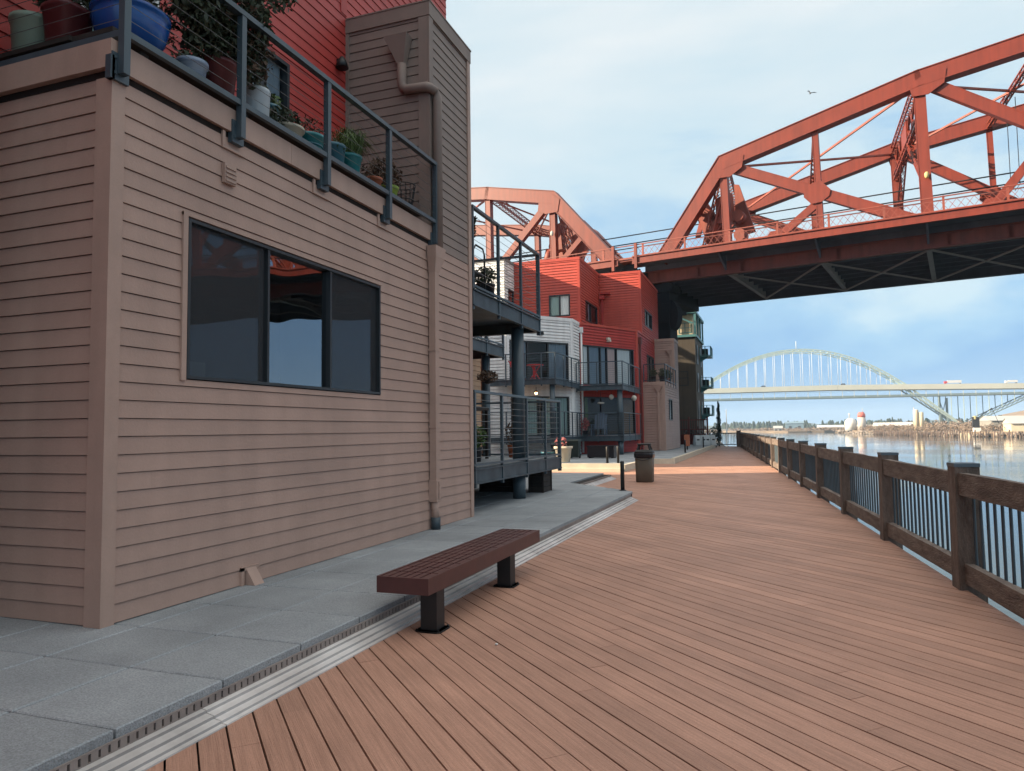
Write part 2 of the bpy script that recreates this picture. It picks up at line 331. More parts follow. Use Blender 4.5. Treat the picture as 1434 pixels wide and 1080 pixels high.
    def leaves(s, c, rad, n, size, rng=R, droop=0.0, shell=0.3):
        for _ in range(n):
            while True:
                a = Vector((rng.uniform(-1, 1), rng.uniform(-1, 1), rng.uniform(-1, 1)))
                if shell*shell < a.length_squared <= 1: break
            p = Vector((c[0]+a.x*rad[0], c[1]+a.y*rad[1], c[2]+a.z*rad[2]))
            u = Vector((rng.gauss(0, 1), rng.gauss(0, 1), rng.gauss(0, 0.7)-droop)).normalized()
            w = u.cross(Vector((rng.gauss(0, 1), rng.gauss(0, 1), rng.gauss(0, 1)))).normalized()
            sz = size*rng.uniform(0.6, 1.4)
            s.face([p-u*sz, p+w*sz*0.42, p+u*sz, p-w*sz*0.42], rng.uniform(-0.35, 0.45))
    def build(s, name, m, parent=None, local=False, kind=None):
        me = bpy.data.meshes.new(name)
        off = Vector((0, 0, 0))
        if parent is not None and not local: off = ROOT.get(parent.name, Vector((0, 0, 0)))
        me.from_pydata([(v[0]-off.x, v[1]-off.y, v[2]-off.z) for v in s.v], [], s.f)
        a = me.attributes.new('tone', 'FLOAT', 'FACE'); a.data.foreach_set('value', s.t)
        me.polygons.foreach_set('use_smooth', s.s)
        me.materials.append(m if not isinstance(m, str) else M[m])
        me.update()
        o = bpy.data.objects.new(name, me); COL.objects.link(o)
        if parent is not None:
            o.parent = parent; ROOT[o.name] = off
        if kind: o['kind'] = kind
        return o

def thing(name, label, cat, loc=(0, 0, 0), group=None):
    o = bpy.data.objects.new(name, None); COL.objects.link(o); o.location = loc; o.empty_display_size = 0.2
    o['label'] = label; o['category'] = cat
    if group: o['group'] = group
    ROOT[o.name] = Vector(loc)
    return o
def tag(o, label, cat, group=None):
    o['label'] = label; o['category'] = cat
    if group: o['group'] = group
    return o

def window(parent, p, d, n, u0, u1, z0, z1, mull=(), fr='frame', glass='glass_far', fw_=0.05, curtains=(), rails=(), name='window', depth=0.09, screens=()):
    m = MB()
    for a, b in ((u0, u0+fw_), (u1-fw_, u1)): m.wbox(p, d, n, a, b, -depth, 0.022, z0, z1)
    m.wbox(p, d, n, u0+fw_, u1-fw_, -depth, 0.021, z0, z0+fw_); m.wbox(p, d, n, u0+fw_, u1-fw_, -depth, 0.021, z1-fw_, z1)
    for u in mull: m.wbox(p, d, n, u-fw_*.55, u+fw_*.55, -depth+.004, 0.012, z0+fw_, z1-fw_)
    for z in rails: m.wbox(p, d, n, u0+fw_, u1-fw_, -depth+.006, 0.008, z-fw_*.4, z+fw_*.4)
    w = m.build(name, fr, parent)
    g = MB(); q = lambda u, o, z: (p[0]+d[0]*u+n[0]*o, p[1]+d[1]*u+n[1]*o, z)
    g.face([q(u0+.01, -0.045, z0+.01), q(u1-.01, -0.045, z0+.01), q(u1-.01, -0.045, z1-.01), q(u0+.01, -0.045, z1-.01)])
    g.build('pane', glass, w)
    for (a, b, mm) in curtains:
        c = MB(); nn = max(4, int((b-a)/0.05))
        for i in range(nn):
            x0 = a+(b-a)*i/nn; x1 = a+(b-a)*(i+1)/nn
            o0 = -0.085-0.025*(i % 2); o1 = -0.085-0.025*((i+1) % 2)
            c.face([q(x0, o0, z0+.02), q(x1, o1, z0+.02), q(x1, o1, z1-.02), q(x0, o0, z1-.02)])
        c.build('curtain', mm, w)
    for (a, b) in screens:
        c = MB(); c.face([q(a, -0.012, z0+.03), q(b, -0.012, z0+.03), q(b, -0.012, z1-.03), q(a, -0.012, z1-.03)]); c.build('insect_screen', 'screen_dark' if a < 1 else 'screen', w)
    return w

def railing(mb, a, b, z0, h=1.25, posts=(), post_drop=0.0, w=0.05, cables=7, low=0.1, mb_c=None, toprail=True):
    """steel rail from a to b (xy), posts at fractions; cables go to mb_c"""
    A = Vector((a[0], a[1], 0)); B = Vector((b[0], b[1], 0)); ax = (B-A).normalized()
    for t in posts:
        p = A.lerp(B, t); mb.bar((p.x, p.y, z0-post_drop), (p.x, p.y, z0+h), w, w*1.1, upv=ax)
    up = lambda P, z: (P.x, P.y, z)
    if toprail: mb.bar(up(A, z0+h+.015), up(B, z0+h+.015), 0.07, 0.045)
    mb.bar(up(A, z0+low), up(B, z0+low), 0.045, 0.04)
    t = mb_c or mb
    for k in range(cables):
        z = z0+low+(h-low)*(k+1)/(cables+1)
        t.tube([up(A, z), up(B, z)], 0.005, 4, cap=False)

# ------------------------------------------------------------------ ground, water, boardwalk
mb = MB(); mb.face([(-3900, -900, -5.5), (3900, -900, -5.5), (3900, 6400, -5.5), (-3900, 6400, -5.5)])
mb.build('river_water', 'water', kind='structure')
mb = MB(); mb.prism([(-300, -200), (-5.2, -200), (-5.2, 62), (-3.9, 62.7), (-3.9, 66), (-7.5, 110), (-300, 260)], -6.5, -0.12)
mb.build('ground', 'ground', kind='structure')

FX = lambda y: 2.34-0.0785*y            # centre line of the railing
ed = Vector((-0.0783, 0.9969)); em = Vector((0.9969, 0.0783))
def clip(poly, a, b, c):                # keep a*x+b*y<=c
    out = []
    for i in range(len(poly)):
        p, q = poly[i], poly[(i+1) % len(poly)]
        dp, dq = a*p[0]+b*p[1]-c, a*q[0]+b*q[1]-c
        if dp <= 0: out.append(p)
        if dp*dq < 0:
            t = dp/(dp-dq); out.append((p[0]+(q[0]-p[0])*t, p[1]+(q[1]-p[1])*t))
    return out
# boards at 45 degrees, each one a board with its own height, gap and tone
mb = MB()
th = radians(45.4); bu = Vector((-sin(th), cos(th))); bv = Vector((cos(th), sin(th)))
dq = [(-9.0, -5.0), (FX(-5)-0.055, -5.0), (FX(62.4)-0.055, 62.4), (-9.0, 62.4)]
PITCHB, GAP = 0.146, 0.0105
seam0 = Vector((-1.24, 6.22)).dot(em)
vs = [Vector(p).dot(bv) for p in dq]; k0 = int(min(vs)/PITCHB)-1; k1 = int(max(vs)/PITCHB)+1
for k in range(k0, k1):
    lo, hi = k*PITCHB+GAP/2, (k+1)*PITCHB-GAP/2
    base = clip(clip(dq, bv.x, bv.y, hi), -bv.x, -bv.y, -lo)
    if len(base) < 3: continue
    step = 3.05; ph = seam0 + (0 if k % 2 else step*0.5)
    ms = [Vector(p).dot(em) for p in base]
    j0 = int((min(ms)-ph)/step)-1; j1 = int((max(ms)-ph)/step)+2
    for j in range(j0, j1):
        tt = lambda c: (c-em.dot(bv)*(lo+PITCHB/2))/em.dot(bu)
        a0, a1 = sorted((tt(ph+j*step), tt(ph+(j+1)*step)))
        pc = clip(clip(base, bu.x, bu.y, a1-.0015), -bu.x, -bu.y, -a0-.0015)
        if len(pc) < 3: continue
        tn = R.gauss(0, 0.06); zt = R.uniform(-0.0012, 0.0012); tl = R.uniform(-0.004, 0.004)
        pr = [(p[0], p[1], zt+tl*((p[0]*bv.x+p[1]*bv.y)-lo-PITCHB/2)) for p in pc]
        mb.face(pr, tn)
        for i in range(len(pr)):
            p, q = pr[i], pr[(i+1) % len(pr)]
            mb.face([(p[0], p[1], p[2]-0.028), (q[0], q[1], q[2]-0.028), q, p], tn)
mb.build('boardwalk', 'deck', kind='structure')
mb = MB(); mb.prism([(-9.0, -5.0), (FX(-5)-0.09, -5.0), (FX(62.4)-0.09, 62.4), (-9.0, 62.4)], -0.32, -0.045)
mb.build('board_gap_shade', 'gapdark', kind='structure')  # solid dark sheet, coloured so the gaps between boards read as shade

# paving slabs
mb = MB()
def slab(poly, z1, z0=None, g=0.0075):
    cx = sum(p[0] for p in poly)/len(poly); cy = sum(p[1] for p in poly)/len(poly)
    zz = z1+R.uniform(-0.0015, 0.0015); tn = R.gauss(0, 0.05)
    ch = 0.007
    sh = lambda e: [(p[0]-(e if p[0] > cx else -e), p[1]-(e if p[1] > cy else -e)) for p in poly]
    a = sh(g); b = sh(g+ch); n = len(poly)
    mb.face([(p[0], p[1], zz) for p in b], tn)
    for i in range(n):
        j = (i+1) % n
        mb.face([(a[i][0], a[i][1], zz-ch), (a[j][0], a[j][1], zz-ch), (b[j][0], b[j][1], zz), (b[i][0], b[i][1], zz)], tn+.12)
        mb.face([(a[i][0], a[i][1], zz-.05), (a[j][0], a[j][1], zz-.05), (a[j][0], a[j][1], zz-ch), (a[i][0], a[i][1], zz-ch)], tn)
CH = (1.0, 0.90, -2.955+0.90*15.95)
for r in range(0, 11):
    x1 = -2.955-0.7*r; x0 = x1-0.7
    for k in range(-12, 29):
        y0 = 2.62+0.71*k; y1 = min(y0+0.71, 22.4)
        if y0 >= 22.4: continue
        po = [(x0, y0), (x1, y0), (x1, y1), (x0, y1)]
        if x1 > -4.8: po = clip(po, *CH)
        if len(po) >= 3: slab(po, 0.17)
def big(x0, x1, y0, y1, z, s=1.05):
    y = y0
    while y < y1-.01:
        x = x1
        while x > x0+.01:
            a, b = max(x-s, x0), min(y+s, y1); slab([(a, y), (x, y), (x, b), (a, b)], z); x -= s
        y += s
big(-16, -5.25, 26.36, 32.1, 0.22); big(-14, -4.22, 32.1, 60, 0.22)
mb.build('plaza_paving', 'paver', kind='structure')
mb = MB()
mb.prism([(-12, -7), (-2.97, -7), (-2.97, 15.93), (-4.83, 17.98), (-4.83, 22.37), (-12, 22.37)], -0.1, 0.125)
mb.prism([(-16, 26.37), (-5.27, 26.37), (-5.27, 32.12), (-4.24, 32.12), (-4.24, 60), (-16, 60)], -0.1, 0.172)
mb.build('plaza_base', 'gapdark', kind='structure')
# slotted grate and ribbed aluminium nosing along the step
gr = MB(); ns = MB()
PROF = [(0, 0.070), (0.030, 0.064), (0.034, 0.050), (0.084, 0.042), (0.088, 0.028), (0.134, 0.021), (0.138, 0.009), (0.166, 0.006), (0.170, 0.0)]
def nosing(x, ya, yb):
    y = ya
    while y < yb-1e-3:
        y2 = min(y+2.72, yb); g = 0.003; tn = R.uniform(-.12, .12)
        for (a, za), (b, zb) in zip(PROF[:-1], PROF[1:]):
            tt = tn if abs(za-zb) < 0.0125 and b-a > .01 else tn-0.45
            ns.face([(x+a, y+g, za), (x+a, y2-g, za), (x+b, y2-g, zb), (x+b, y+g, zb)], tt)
        for e in (y+g, y2-g):
            ns.face([(x+a, e, z) for a, z in PROF]+[(x, e, 0)], tn)
        y = y2
    gr.box(x-.02, x+0.001, ya, yb, 0.066, 0.0765); gr.box(x-.02, x+0.001, ya, yb, 0.1125, 0.122)
    y = ya
    while y < yb:
        gr.box(x-.02, x+0.0005, y, min(y+0.038, yb), 0.0765, 0.1125, R.uniform(-.1, .1)); y += 0.052
nosing(-2.953, -5, 15.72); nosing(-4.80, 18.05, 22.3)
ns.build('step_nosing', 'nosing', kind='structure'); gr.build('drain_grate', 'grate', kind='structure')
mb = MB()
mb.box(-10.5, -5.25, 26.06, 26.36, -0.03, 0.285, 0); mb.box(-10.5, -5.2, 25.72, 26.06, -0.03, 0.13, 0.05)
mb.box(-5.245, -5.1, 26.06, 32.0, -0.03, 0.24); mb.box(-5.1, -4.06, 32.0, 32.1, -.03, 0.225, 0.3)
mb.prism([(-4.22, 32.1), (-4.06, 32.1), (-4.25, 60), (-4.41, 60)], -.03, 0.245)
mb.build('plaza_kerb', 'concrete', kind='structure')

# ------------------------------------------------------------------ near apartment building
X0, Y0, ZG = -4.605, 3.93, 0.17
b1 = thing('apartment_building', 'taupe clapboard building in the foreground with a plant-filled terrace and red upper storey', 'building', (X0, Y0, ZG))
PF, DF, NF = (X0, Y0), (0, 1), (1, 0)
w = MB(); w.siding(PF, DF, NF, 6.82, ZG, 4.27, holes=[(0.745, 3.925, 2.01, 3.395)])
w.siding(PF, (-1, 0), (0, -1), 9.0, ZG, 4.27)
w.siding((X0, 10.75), (-1, 0), (0, 1), 0.1, ZG, 7.75)
w.box(-13.6, -12.0, 3.96, 10.7, ZG, 4.27); w.build('lower_wall', 'taupe', b1)
w = MB()
for y0, y1 in ((3.90, 4.02),): w.box(X0-.001, X0+.030, y0, y1, ZG, 4.25)
for y in (5.22, 6.585, 7.94): w.box(X0+.004, X0+.026, y-.16, y-.125, 4.17, 4.30); w.box(X0+.004, X0+.025, y-.16, y+.13, 4.145, 4.169)
w.box(X0-.13, X0-.001, 3.90, 3.929, ZG, 4.25); w.box(X0+.001, X0+.028, 10.66, 10.775, ZG, 7.72)
w.box(X0-.02, X0+.0285, 4.62, 4.672, 2.0, 3.42); w.box(X0-.02, X0+.029, 4.62, 7.87, 3.396, 3.43)
w.build('corner_board', 'taupe_trim', b1)
w = MB()   # fascia and soffit shade strip
yy = 3.87
for y1 in (6.02, 8.1, 9.27): w.box(X0-.3, X0+.045, yy+.002, y1-.002, 4.315, 4.53, R.uniform(-.05, .05)); yy = y1
w.box(-7.0, X0-.301, 3.87, 4.2, 4.315, 4.528); w.build('terrace_fascia', 'taupe_trim', b1)
w = MB(); w.box(X0-.25, X0+.006, 3.92, 9.26, 4.262, 4.316); w.box(-12, X0-.25, 3.92, 4.2, 4.262, 4.316); w.build('soffit_shade_strip', 'gapdark', b1)  # near black strip painted in as the shade under the fascia
w = MB(); w.box(-6.1, X0-.302, 4.2, 9.27, 4.44, 4.52); w.build('terrace_floor', 'roof', b1)
# red storey behind the terrace
w = MB(); XR = -6.02
w.siding((XR, 3.93), DF, NF, 9.0, 4.52, 11.3, holes=[(0.82, 1.75, 4.55, 6.75), (2.95, 3.95, 5.5, 6.56)], expo=0.15)
w.siding((XR, 3.93), (-1, 0), (0, -1), 7.0, 4.52, 11.3, expo=0.15)
w.box(XR-.13, XR+.02, 9.10, 9.265, 8.0, 11.3); w.build('upper_wall', 'red', b1)
w = MB(); w.prism([(-30, 3.93), (-13.02, 3.93), (-13.02, 12.93), (-12, 12.93), (-12, 21.8), (-30, 15.3)], 0, 11.3); w.box(-13.02, XR-.02, 12.9, 12.93, 4.5, 11.3)
w.build('rear_wing', 'red', b1)
w = MB(); w.box(-13.02, XR+.03, 3.90, 12.96, 11.301, 11.5); w.build('roof', 'taupe_trim', b1)
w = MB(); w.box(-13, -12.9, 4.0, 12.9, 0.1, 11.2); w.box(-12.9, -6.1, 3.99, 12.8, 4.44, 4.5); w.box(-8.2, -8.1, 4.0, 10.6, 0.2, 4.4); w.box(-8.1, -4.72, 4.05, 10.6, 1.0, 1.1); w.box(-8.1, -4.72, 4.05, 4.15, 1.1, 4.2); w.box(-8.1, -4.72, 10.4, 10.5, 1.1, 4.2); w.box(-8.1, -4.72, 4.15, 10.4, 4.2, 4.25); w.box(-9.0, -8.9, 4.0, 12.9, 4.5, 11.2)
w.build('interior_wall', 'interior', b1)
w = MB(); w.box(-5.5, -5.05, 4.75, 5.15, 1.95, 2.45); w.box(-5.6, -5.2, 5.2, 5.55, 1.95, 2.25); w.lathe([(.12, 2.45), (.16, 2.6), (.09, 2.78)], (-5.3, 4.9, 0), 12); w.box(-5.7, -5.0, 4.6, 5.7, 1.1, 1.949); w.build('window_clutter', 'creampot', b1)
# tower
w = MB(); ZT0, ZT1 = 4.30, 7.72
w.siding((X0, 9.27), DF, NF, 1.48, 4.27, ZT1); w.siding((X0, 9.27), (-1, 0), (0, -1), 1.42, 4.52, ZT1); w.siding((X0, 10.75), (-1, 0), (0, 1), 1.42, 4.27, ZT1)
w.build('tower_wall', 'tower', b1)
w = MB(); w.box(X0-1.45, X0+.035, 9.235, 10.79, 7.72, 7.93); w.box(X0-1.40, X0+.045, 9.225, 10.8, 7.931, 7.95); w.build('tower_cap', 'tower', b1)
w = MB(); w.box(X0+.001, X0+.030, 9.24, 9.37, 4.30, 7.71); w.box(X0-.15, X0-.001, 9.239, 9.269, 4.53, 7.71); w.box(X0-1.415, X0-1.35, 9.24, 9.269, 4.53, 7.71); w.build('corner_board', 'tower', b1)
w = MB(); fn = [(-5.25, 9.25, 7.42), (-4.86, 9.25, 7.42), (-4.86, 9.06, 7.42), (-5.25, 9.06, 7.42)]
b_ = [(-5.06, 9.25, 7.0), (-4.965, 9.25, 7.0), (-4.965, 9.16, 7.0), (-5.06, 9.16, 7.0)]
w.hexa([b_[3], b_[2], b_[1], b_[0], fn[3], fn[2], fn[1], fn[0]])
w.tube([(-5.01, 9.205, 7.02), (-5.01, 9.205, 6.72), (-4.99, 9.205, 6.66), (-4.93, 9.203, 6.62), (-4.60, 9.19, 6.60), (-4.55, 9.21, 6.585), (-4.515, 9.29, 6.56), (-4.505, 9.345, 6.49), (-4.505, 9.36, 6.38), (-4.505, 9.36, 4.2)], 0.070, 14)
w.build('downspout', 'tower', b1)
w = MB()
t_ = [(X0+.02, 9.13, 4.22), (X0+.17, 9.13, 4.22), (X0+.17, 9.47, 4.22), (X0+.02, 9.47, 4.22)]
m_ = [(X0+.02, 9.15, 4.06), (X0+.16, 9.15, 4.06), (X0+.16, 9.44, 4.06), (X0+.02, 9.44, 4.06)]
l_ = [(X0+.022, 9.19, 3.84), (X0+.125, 9.19, 3.84), (X0+.125, 9.32, 3.84), (X0+.022, 9.32, 3.84)]
w.hexa(m_+t_); w.hexa(l_+[(a, b, c-.001) for a, b, c in m_]); w.bar((X0+.073, 9.255, 3.85), (X0+.073, 9.255, 0.80), 0.102, 0.125, upv=(0, 1, 0))
w.bar((X0+.073, 9.255, 0.86), (X0+.073, 9.255, 0.56), 0.125, 0.15, upv=(0, 1, 0)); w.bar((X0+.14, 9.255, .84), (X0+.14, 9.255, .6), .02, .04, upv=(0, 1, 0)); w.tube([(X0+.073, 9.255, .60), (X0+.075, 9.25, .46), (X0+.085, 9.25, 0.30)], 0.055, 12)
for z in (1.6, 2.7): w.box(X0+.018, X0+.128, 9.18, 9.33, z, z+.03)
ds = w.build('downspout', 'taupe_trim', b1)
w = MB(); w.tube([(X0+.085, 9.25, .34), (X0+.085, 9.25, ZG)], 0.068, 14); w.build('drain_boot', 'steel_worn', ds)
w = MB(); w.box(X0+.012, X0+.045, 5.07, 5.22, 3.82, 4.0)
for i in range(4): w.box(X0+.045, X0+.056, 5.08, 5.21, 3.835+.04*i, 3.853+.04*i)
w.build('wall_vent', 'taupe_trim', b1)
w = MB(); w.box(X0+.005, X0+.03, 5.36, 5.40, ZG, 0.33); w.box(X0+.005, X0+.03, 5.36, 5.60, .30, 0.335); w.hexa([(X0, 5.42, ZG), (X0+.13, 5.42, ZG), (X0+.13, 5.55, ZG), (X0, 5.55, ZG), (X0, 5.42, .32), (X0+.03, 5.42, .32), (X0+.03, 5.55, .32), (X0, 5.55, .32)])
w.build('vent_hood', 'taupe_trim', b1)
w = MB(); w.box(X0-.4, X0-.26, 9.0, 9.0, 0, 0)
w = MB(); w.lathe([(0.10, 0), (0.07, .1), (0.03, .17)], (-5.93, 9.02, 7.05), 10); w.box(-6.02, -5.9, 9.0, 9.04, 7.16, 7.2); w.build('wall_lamp', 'black', b1)
window(b1, PF, DF, NF, 0.755, 3.915, 2.02, 3.385, mull=(1.795, 2.85), glass='glass', fw_=0.028, screens=((2.88, 3.87), (0.80, 1.75)))
window(b1, (XR, 3.93), DF, NF, 0.83, 1.74, 4.56, 6.74, mull=(1.30,), fr='white_frame', curtains=((0.88, 1.28, 'curtain_green'),))
window(b1, (XR, 3.93), DF, NF, 2.96, 3.94, 5.51, 6.55, mull=(3.40,), curtains=((3.0, 3.38, 'curtain'), (3.6, 3.9, 'curtain_grey')))
# steel railing of the terrace
rl = thing('terrace_railing', 'dark steel cable railing along the edge of the plant-filled terrace', 'railing', (-4.52, 3.95, 4.3))
w = MB(); wc = MB()
PY = (3.95, 5.22, 6.585, 7.94, 9.285)
for i, y in enumerate(PY):
    p = MB(); p.box(-4.545, -4.485, y-.03, y+.03, 4.27, 5.44 if i else 5.44); p.box(-4.60, -4.546, y-.075, y+.075, 4.22, 4.43)
    for z in (4.26, 4.38): p.box(-4.565, -4.538, y-.06, y-.04, z, z+.02)
    if i == 0: p.box(-4.60, -4.546, 3.86, 3.899, 4.22, 4.40)
    p.build('post', 'steel', rl)
w.bar((-4.515, 3.93, 5.455), (-4.515, 9.31, 5.455), 0.07, 0.05); w.bar((-4.515, 3.95, 5.455), (-6.0, 3.95, 5.455), 0.07, 0.05); w.build('top_rail', 'steel', rl)
w = MB(); w.bar((-4.515, 3.95, 4.595), (-4.515, 9.28, 4.595), 0.045, 0.05); w.bar((-4.515, 3.95, 4.595), (-6.0, 3.95, 4.595), 0.045, 0.05); w.build('bottom_rail', 'steel', rl)
for k in range(6):
    z = 4.595+0.86*(k+1)/7
    wc.tube([(-6.0, 3.95, z), (-4.515, 3.95, z), (-4.515, 9.28, z)], 0.003, 5, cap=False)
wc.build('cable_infill', 'cable', rl)
# angled rear facade and tan block of the same building
w = MB(); w.siding((-8.2, 14.25), (.7071, -.7071), (.7071, .7071), 4.95, ZG, 7.5); w.siding((-8.2, 14.25), DF, NF, 6.15, ZG, 3.7, expo=.15); w.box(-12, -8.22, 14.3, 20.4, 0.1, 3.72)
w.build('lower_wall', 'tan', b1)
w = MB(); w.box(-8.205, -8.17, 19.9, 20.05, ZG, 3.7); w.box(-8.19, -8.14, 18.95, 19.05, ZG, 3.7); w.build('corner_board', 'orangewood', b1)

def balcony(parent, poly, z0, z1, rails, col=None, colz=0.17, r=0.13, railh=1.3, inner=()):
    """poly: floor outline; rails: list of (a,b,post fractions)"""
    w = MB(); w.prism(poly, z1-.06, z1-.004)
    for a, b, _ in rails:
        A = Vector((a[0], a[1], 0)); B = Vector((b[0], b[1], 0)); ax = (B-A).normalized(); o = Vector((-ax.y, ax.x, 0))
        zc = (z0+z1)/2
        w.bar((A.x, A.y, zc), (B.x, B.y, zc), 0.012, z1-z0-.03)
        w.bar((A.x, A.y, z0+.012), (B.x, B.y, z0+.012), 0.09, 0.022); w.bar((A.x, A.y, z1-.012), (B.x, B.y, z1-.012), 0.092, 0.024)
    bal = w.build('balcony', 'steel_worn', parent)
    w = MB(); w.prism([(p[0]+(.01 if p[0] < -5 else -.04), p[1]) for p in poly], z1-.003, z1+.012); w.build('floor', 'paver', bal)
    w = MB(); wc = MB()
    for a, b, fr in rails: railing(w, a, b, z1, railh, fr, post_drop=z1-z0+.06, low=.06, cables=9, mb_c=wc)
    w.build('railing', 'steel', bal); wc.build('cable_infill', 'rail_steel', bal)
    if col:
        w = MB(); w.tube([(col[0], col[1], colz), (col[0], col[1], z0)], r, 20); w.build('column', 'steel', bal)
    return bal
balcony(b1, [(-4.70, 11.0), (-4.70, 14.7), (-8.1, 14.7), (-8.1, 14.2), (-4.9, 11.0)], 3.66, 3.95, [((-4.68, 11.0), (-4.68, 14.72), (.01, .34, .68, 1)), ((-4.7, 14.7), (-7.9, 14.7), (0, .5, 1))], (-4.885, 13.86), .92, railh=1.40)
balcony(b1, [(-4.70, 11.0), (-4.70, 16.15), (-8.15, 16.15), (-8.15, 14.2), (-4.9, 11.0)], 0.66, 0.92, [((-4.68, 11.0), (-4.68, 16.17), (.012, .262, .535, .78, 1)), ((-4.7, 16.15), (-8.1, 16.15), (0, .33, .66, 1))], (-4.885, 13.86), 0.17, railh=1.28)
balcony(b1, [(-7.2, 15.4), (-7.2, 19.2), (-8.2, 19.2), (-8.2, 15.4)], 3.64, 3.95, [((-7.2, 15.4), (-7.2, 19.2), (0, .33, .66, 1)), ((-7.2, 19.18), (-8.2, 19.18), (0, 1))], (-7.45, 18.45), 0.17, r=.12, railh=1.15)
# boxed timber plinths under the lower balcony
def plinth(name, label, x0, x1, y0, y1, z1):
    t = thing(name, label, 'plinth box', ((x0+x1)/2, (y0+y1)/2, ZG))
    w = MB(); n = 4
    for i in range(n):
        z = ZG+(z1-ZG)*i/n; w.box(x0, x1, y0, y1, z+.004, ZG+(z1-ZG)*(i+1)/n-.002, R.uniform(-.2, .2))
    w.build('boards', 'darkbox', t)
    for x in (x0, x1):
        for y in (y0, y1): w = MB(); w.box(x-.02, x+.02, y-.02, y+.02, ZG, z1+.01); w.build('corner_post', 'darkbox', t)
plinth('plinth_box', 'black timber box under the steel balcony, right of the round column', -5.12, -4.80, 15.2, 15.8, .63)
plinth('plinth_box', 'black timber box deep under the steel balcony, left of the round column', -6.3, -5.5, 15.2, 15.9, .66)

# ------------------------------------------------------------------ terrace pots and plants
def pot(name, label, x, y, prof, m, plant=None, cat='potted plant', z=4.53, sq=0.0, group='pots and plants on the foreground terrace', band=None):
    t = thing(name, label, cat, (x, y, z), group)
    w = MB(); w.lathe(prof, (x, y, z), 22, sq); p = w.build('pot', m, t)
    h = prof[-1][1]; r = prof[-1][0]
    w = MB(); w.lathe([(r*.9, h-.03), (r*.88, h+.004)], (x, y, z), 18, sq); w.build('soil', 'soil', t)
    if band:
        w = MB(); w.lathe([(band[0], band[1]), (band[0]+.004, band[1]+.005), (band[0]+.004, band[2]-.005), (band[0], band[2])], (x, y, z), 22); w.build('glaze_band', band[3], p)
    return t
def straight(r0, r1, h, lip=.012): return [(r0*.9, 0), (r0, .01), (r1, h-.04), (r1+lip, h-.035), (r1+lip, h)]
def bush(t, c, rad, n, size, m='leaf', stems=6, base=None):
    w = MB(); w.leaves(c, rad, n, size); w.build('foliage', m, t)
    base = base or (c[0], c[1], c[2]-rad[2])
    w = MB()
    for _ in range(stems):
        e = (c[0]+R.uniform(-.6, .6)*rad[0], c[1]+R.uniform(-.6, .6)*rad[1], c[2]+R.uniform(0, .7)*rad[2])
        mid = ((base[0]+e[0])/2+R.uniform(-.02, .02), (base[1]+e[1])/2+R.uniform(-.02, .02), (base[2]+e[2])/2)
        w.tube([base, mid, e], [.010, .008, .003], 5)
    w.build('stem', 'stem', t)
w = MB(); w.box(-5.12, -4.70, 4.0, 9.2, 4.68, 4.72)
for y in (4.3, 5.5, 6.9, 8.3): w.box(-5.1, -4.74, y, y+.08, 4.522, 4.679)
w.box(-6.0, -5.121, 3.97, 4.32, 4.68, 4.719)
w.build('plant_ledge', 'darkbox', b1)
ZL = 4.722; PX = -4.87
pot('flower_pot', 'pale green pot at the left end of the terrace, beside the dark red pot', -5.74, 4.15, straight(.165, .185, .32), 'celadon', cat='flower pot', z=ZL)
t = pot('potted_plant', 'dark red square pot with grassy shrub on the terrace, left of the cobalt pot', -5.36, 4.14, straight(.13, .155, .34), 'oxblood', sq=.6, z=ZL)
bush(t, (-5.36, 4.12, 5.26), (.34, .22, .24), 900, .036, 'leaf', base=(-5.36, 4.14, 5.03))
w = MB(); w.leaves((-5.3, 4.1, 5.6), (.4, .24, .3), 600, .036); w.build('foliage', 'leaf', t)
t = pot('potted_plant', 'big cobalt blue glazed pot behind the corner railing post', -4.94, 4.38, [(.15, 0), (.19, .02), (.265, .14), (.295, .25), (.285, .30), (.305, .31), (.305, .34)], 'blue', z=ZL)
bush(t, (-4.98, 4.50, 5.55), (.26, .30, .34), 420, .045, 'leaf', base=(-4.93, 4.50, 5.02))
t = pot('potted_plant', 'tall dark leafy shrub in an oxblood pot spilling over the terrace railing', PX, 5.30, straight(.145, .175, .36), 'oxblood', z=ZL)
w = MB()
for c_, r_, n_ in (((-4.80, 5.20, 5.72), (.36, .42, .42), 2600), ((-4.74, 4.98, 5.50), (.24, .30, .32), 900), ((-4.70, 5.52, 5.55), (.22, .24, .30), 800), ((-4.62, 5.72, 6.02), (.22, .34, .16), 420), ((-4.72, 5.6, 5.22), (.14, .16, .26), 420), ((-4.78, 5.02, 5.22), (.16, .24, .22), 600), ((-4.82, 4.85, 5.75), (.3, .3, .4), 900), ((-4.8, 5.05, 6.15), (.4, .5, .3), 1300)):
    w.leaves(c_, r_, n_, .036, droop=.5)
w.leaves((-4.72, 5.32, 5.24), (.14, .30, .16), 500, .034, droop=.6); w.leaves((-4.70, 4.80, 5.42), (.16, .22, .26), 600, .036, droop=.4); w.leaves((-4.95, 5.3, 5.4), (.4, .5, .4), 900, .04)
w.build('foliage', 'leaf', t)
w = MB(); w.leaves((-4.70, 5.60, 5.35), (.20, .22, .34), 420, .032, droop=.6); w.leaves((-4.66, 5.3, 5.62), (.2, .4, .34), 300, .032); w.build('foliage', 'dryleaf', t)
w = MB()
for _ in range(16):
    e_ = (-4.8+R.uniform(-.25, .2), 5.2+R.uniform(-.4, .5), R.uniform(5.4, 6.2)); w.tube([(PX, 5.30, 4.98), ((PX+e_[0])/2, (5.3+e_[1])/2, 5.35), e_], [.014, .010, .004], 5)
w.build('stem', 'stem', t)
t = pot('potted_plant', 'small blue and white pot with low greenery between the cobalt pot and the oxblood pot', PX+.02, 4.96, straight(.105, .13, .2), 'bluewhite', z=ZL)
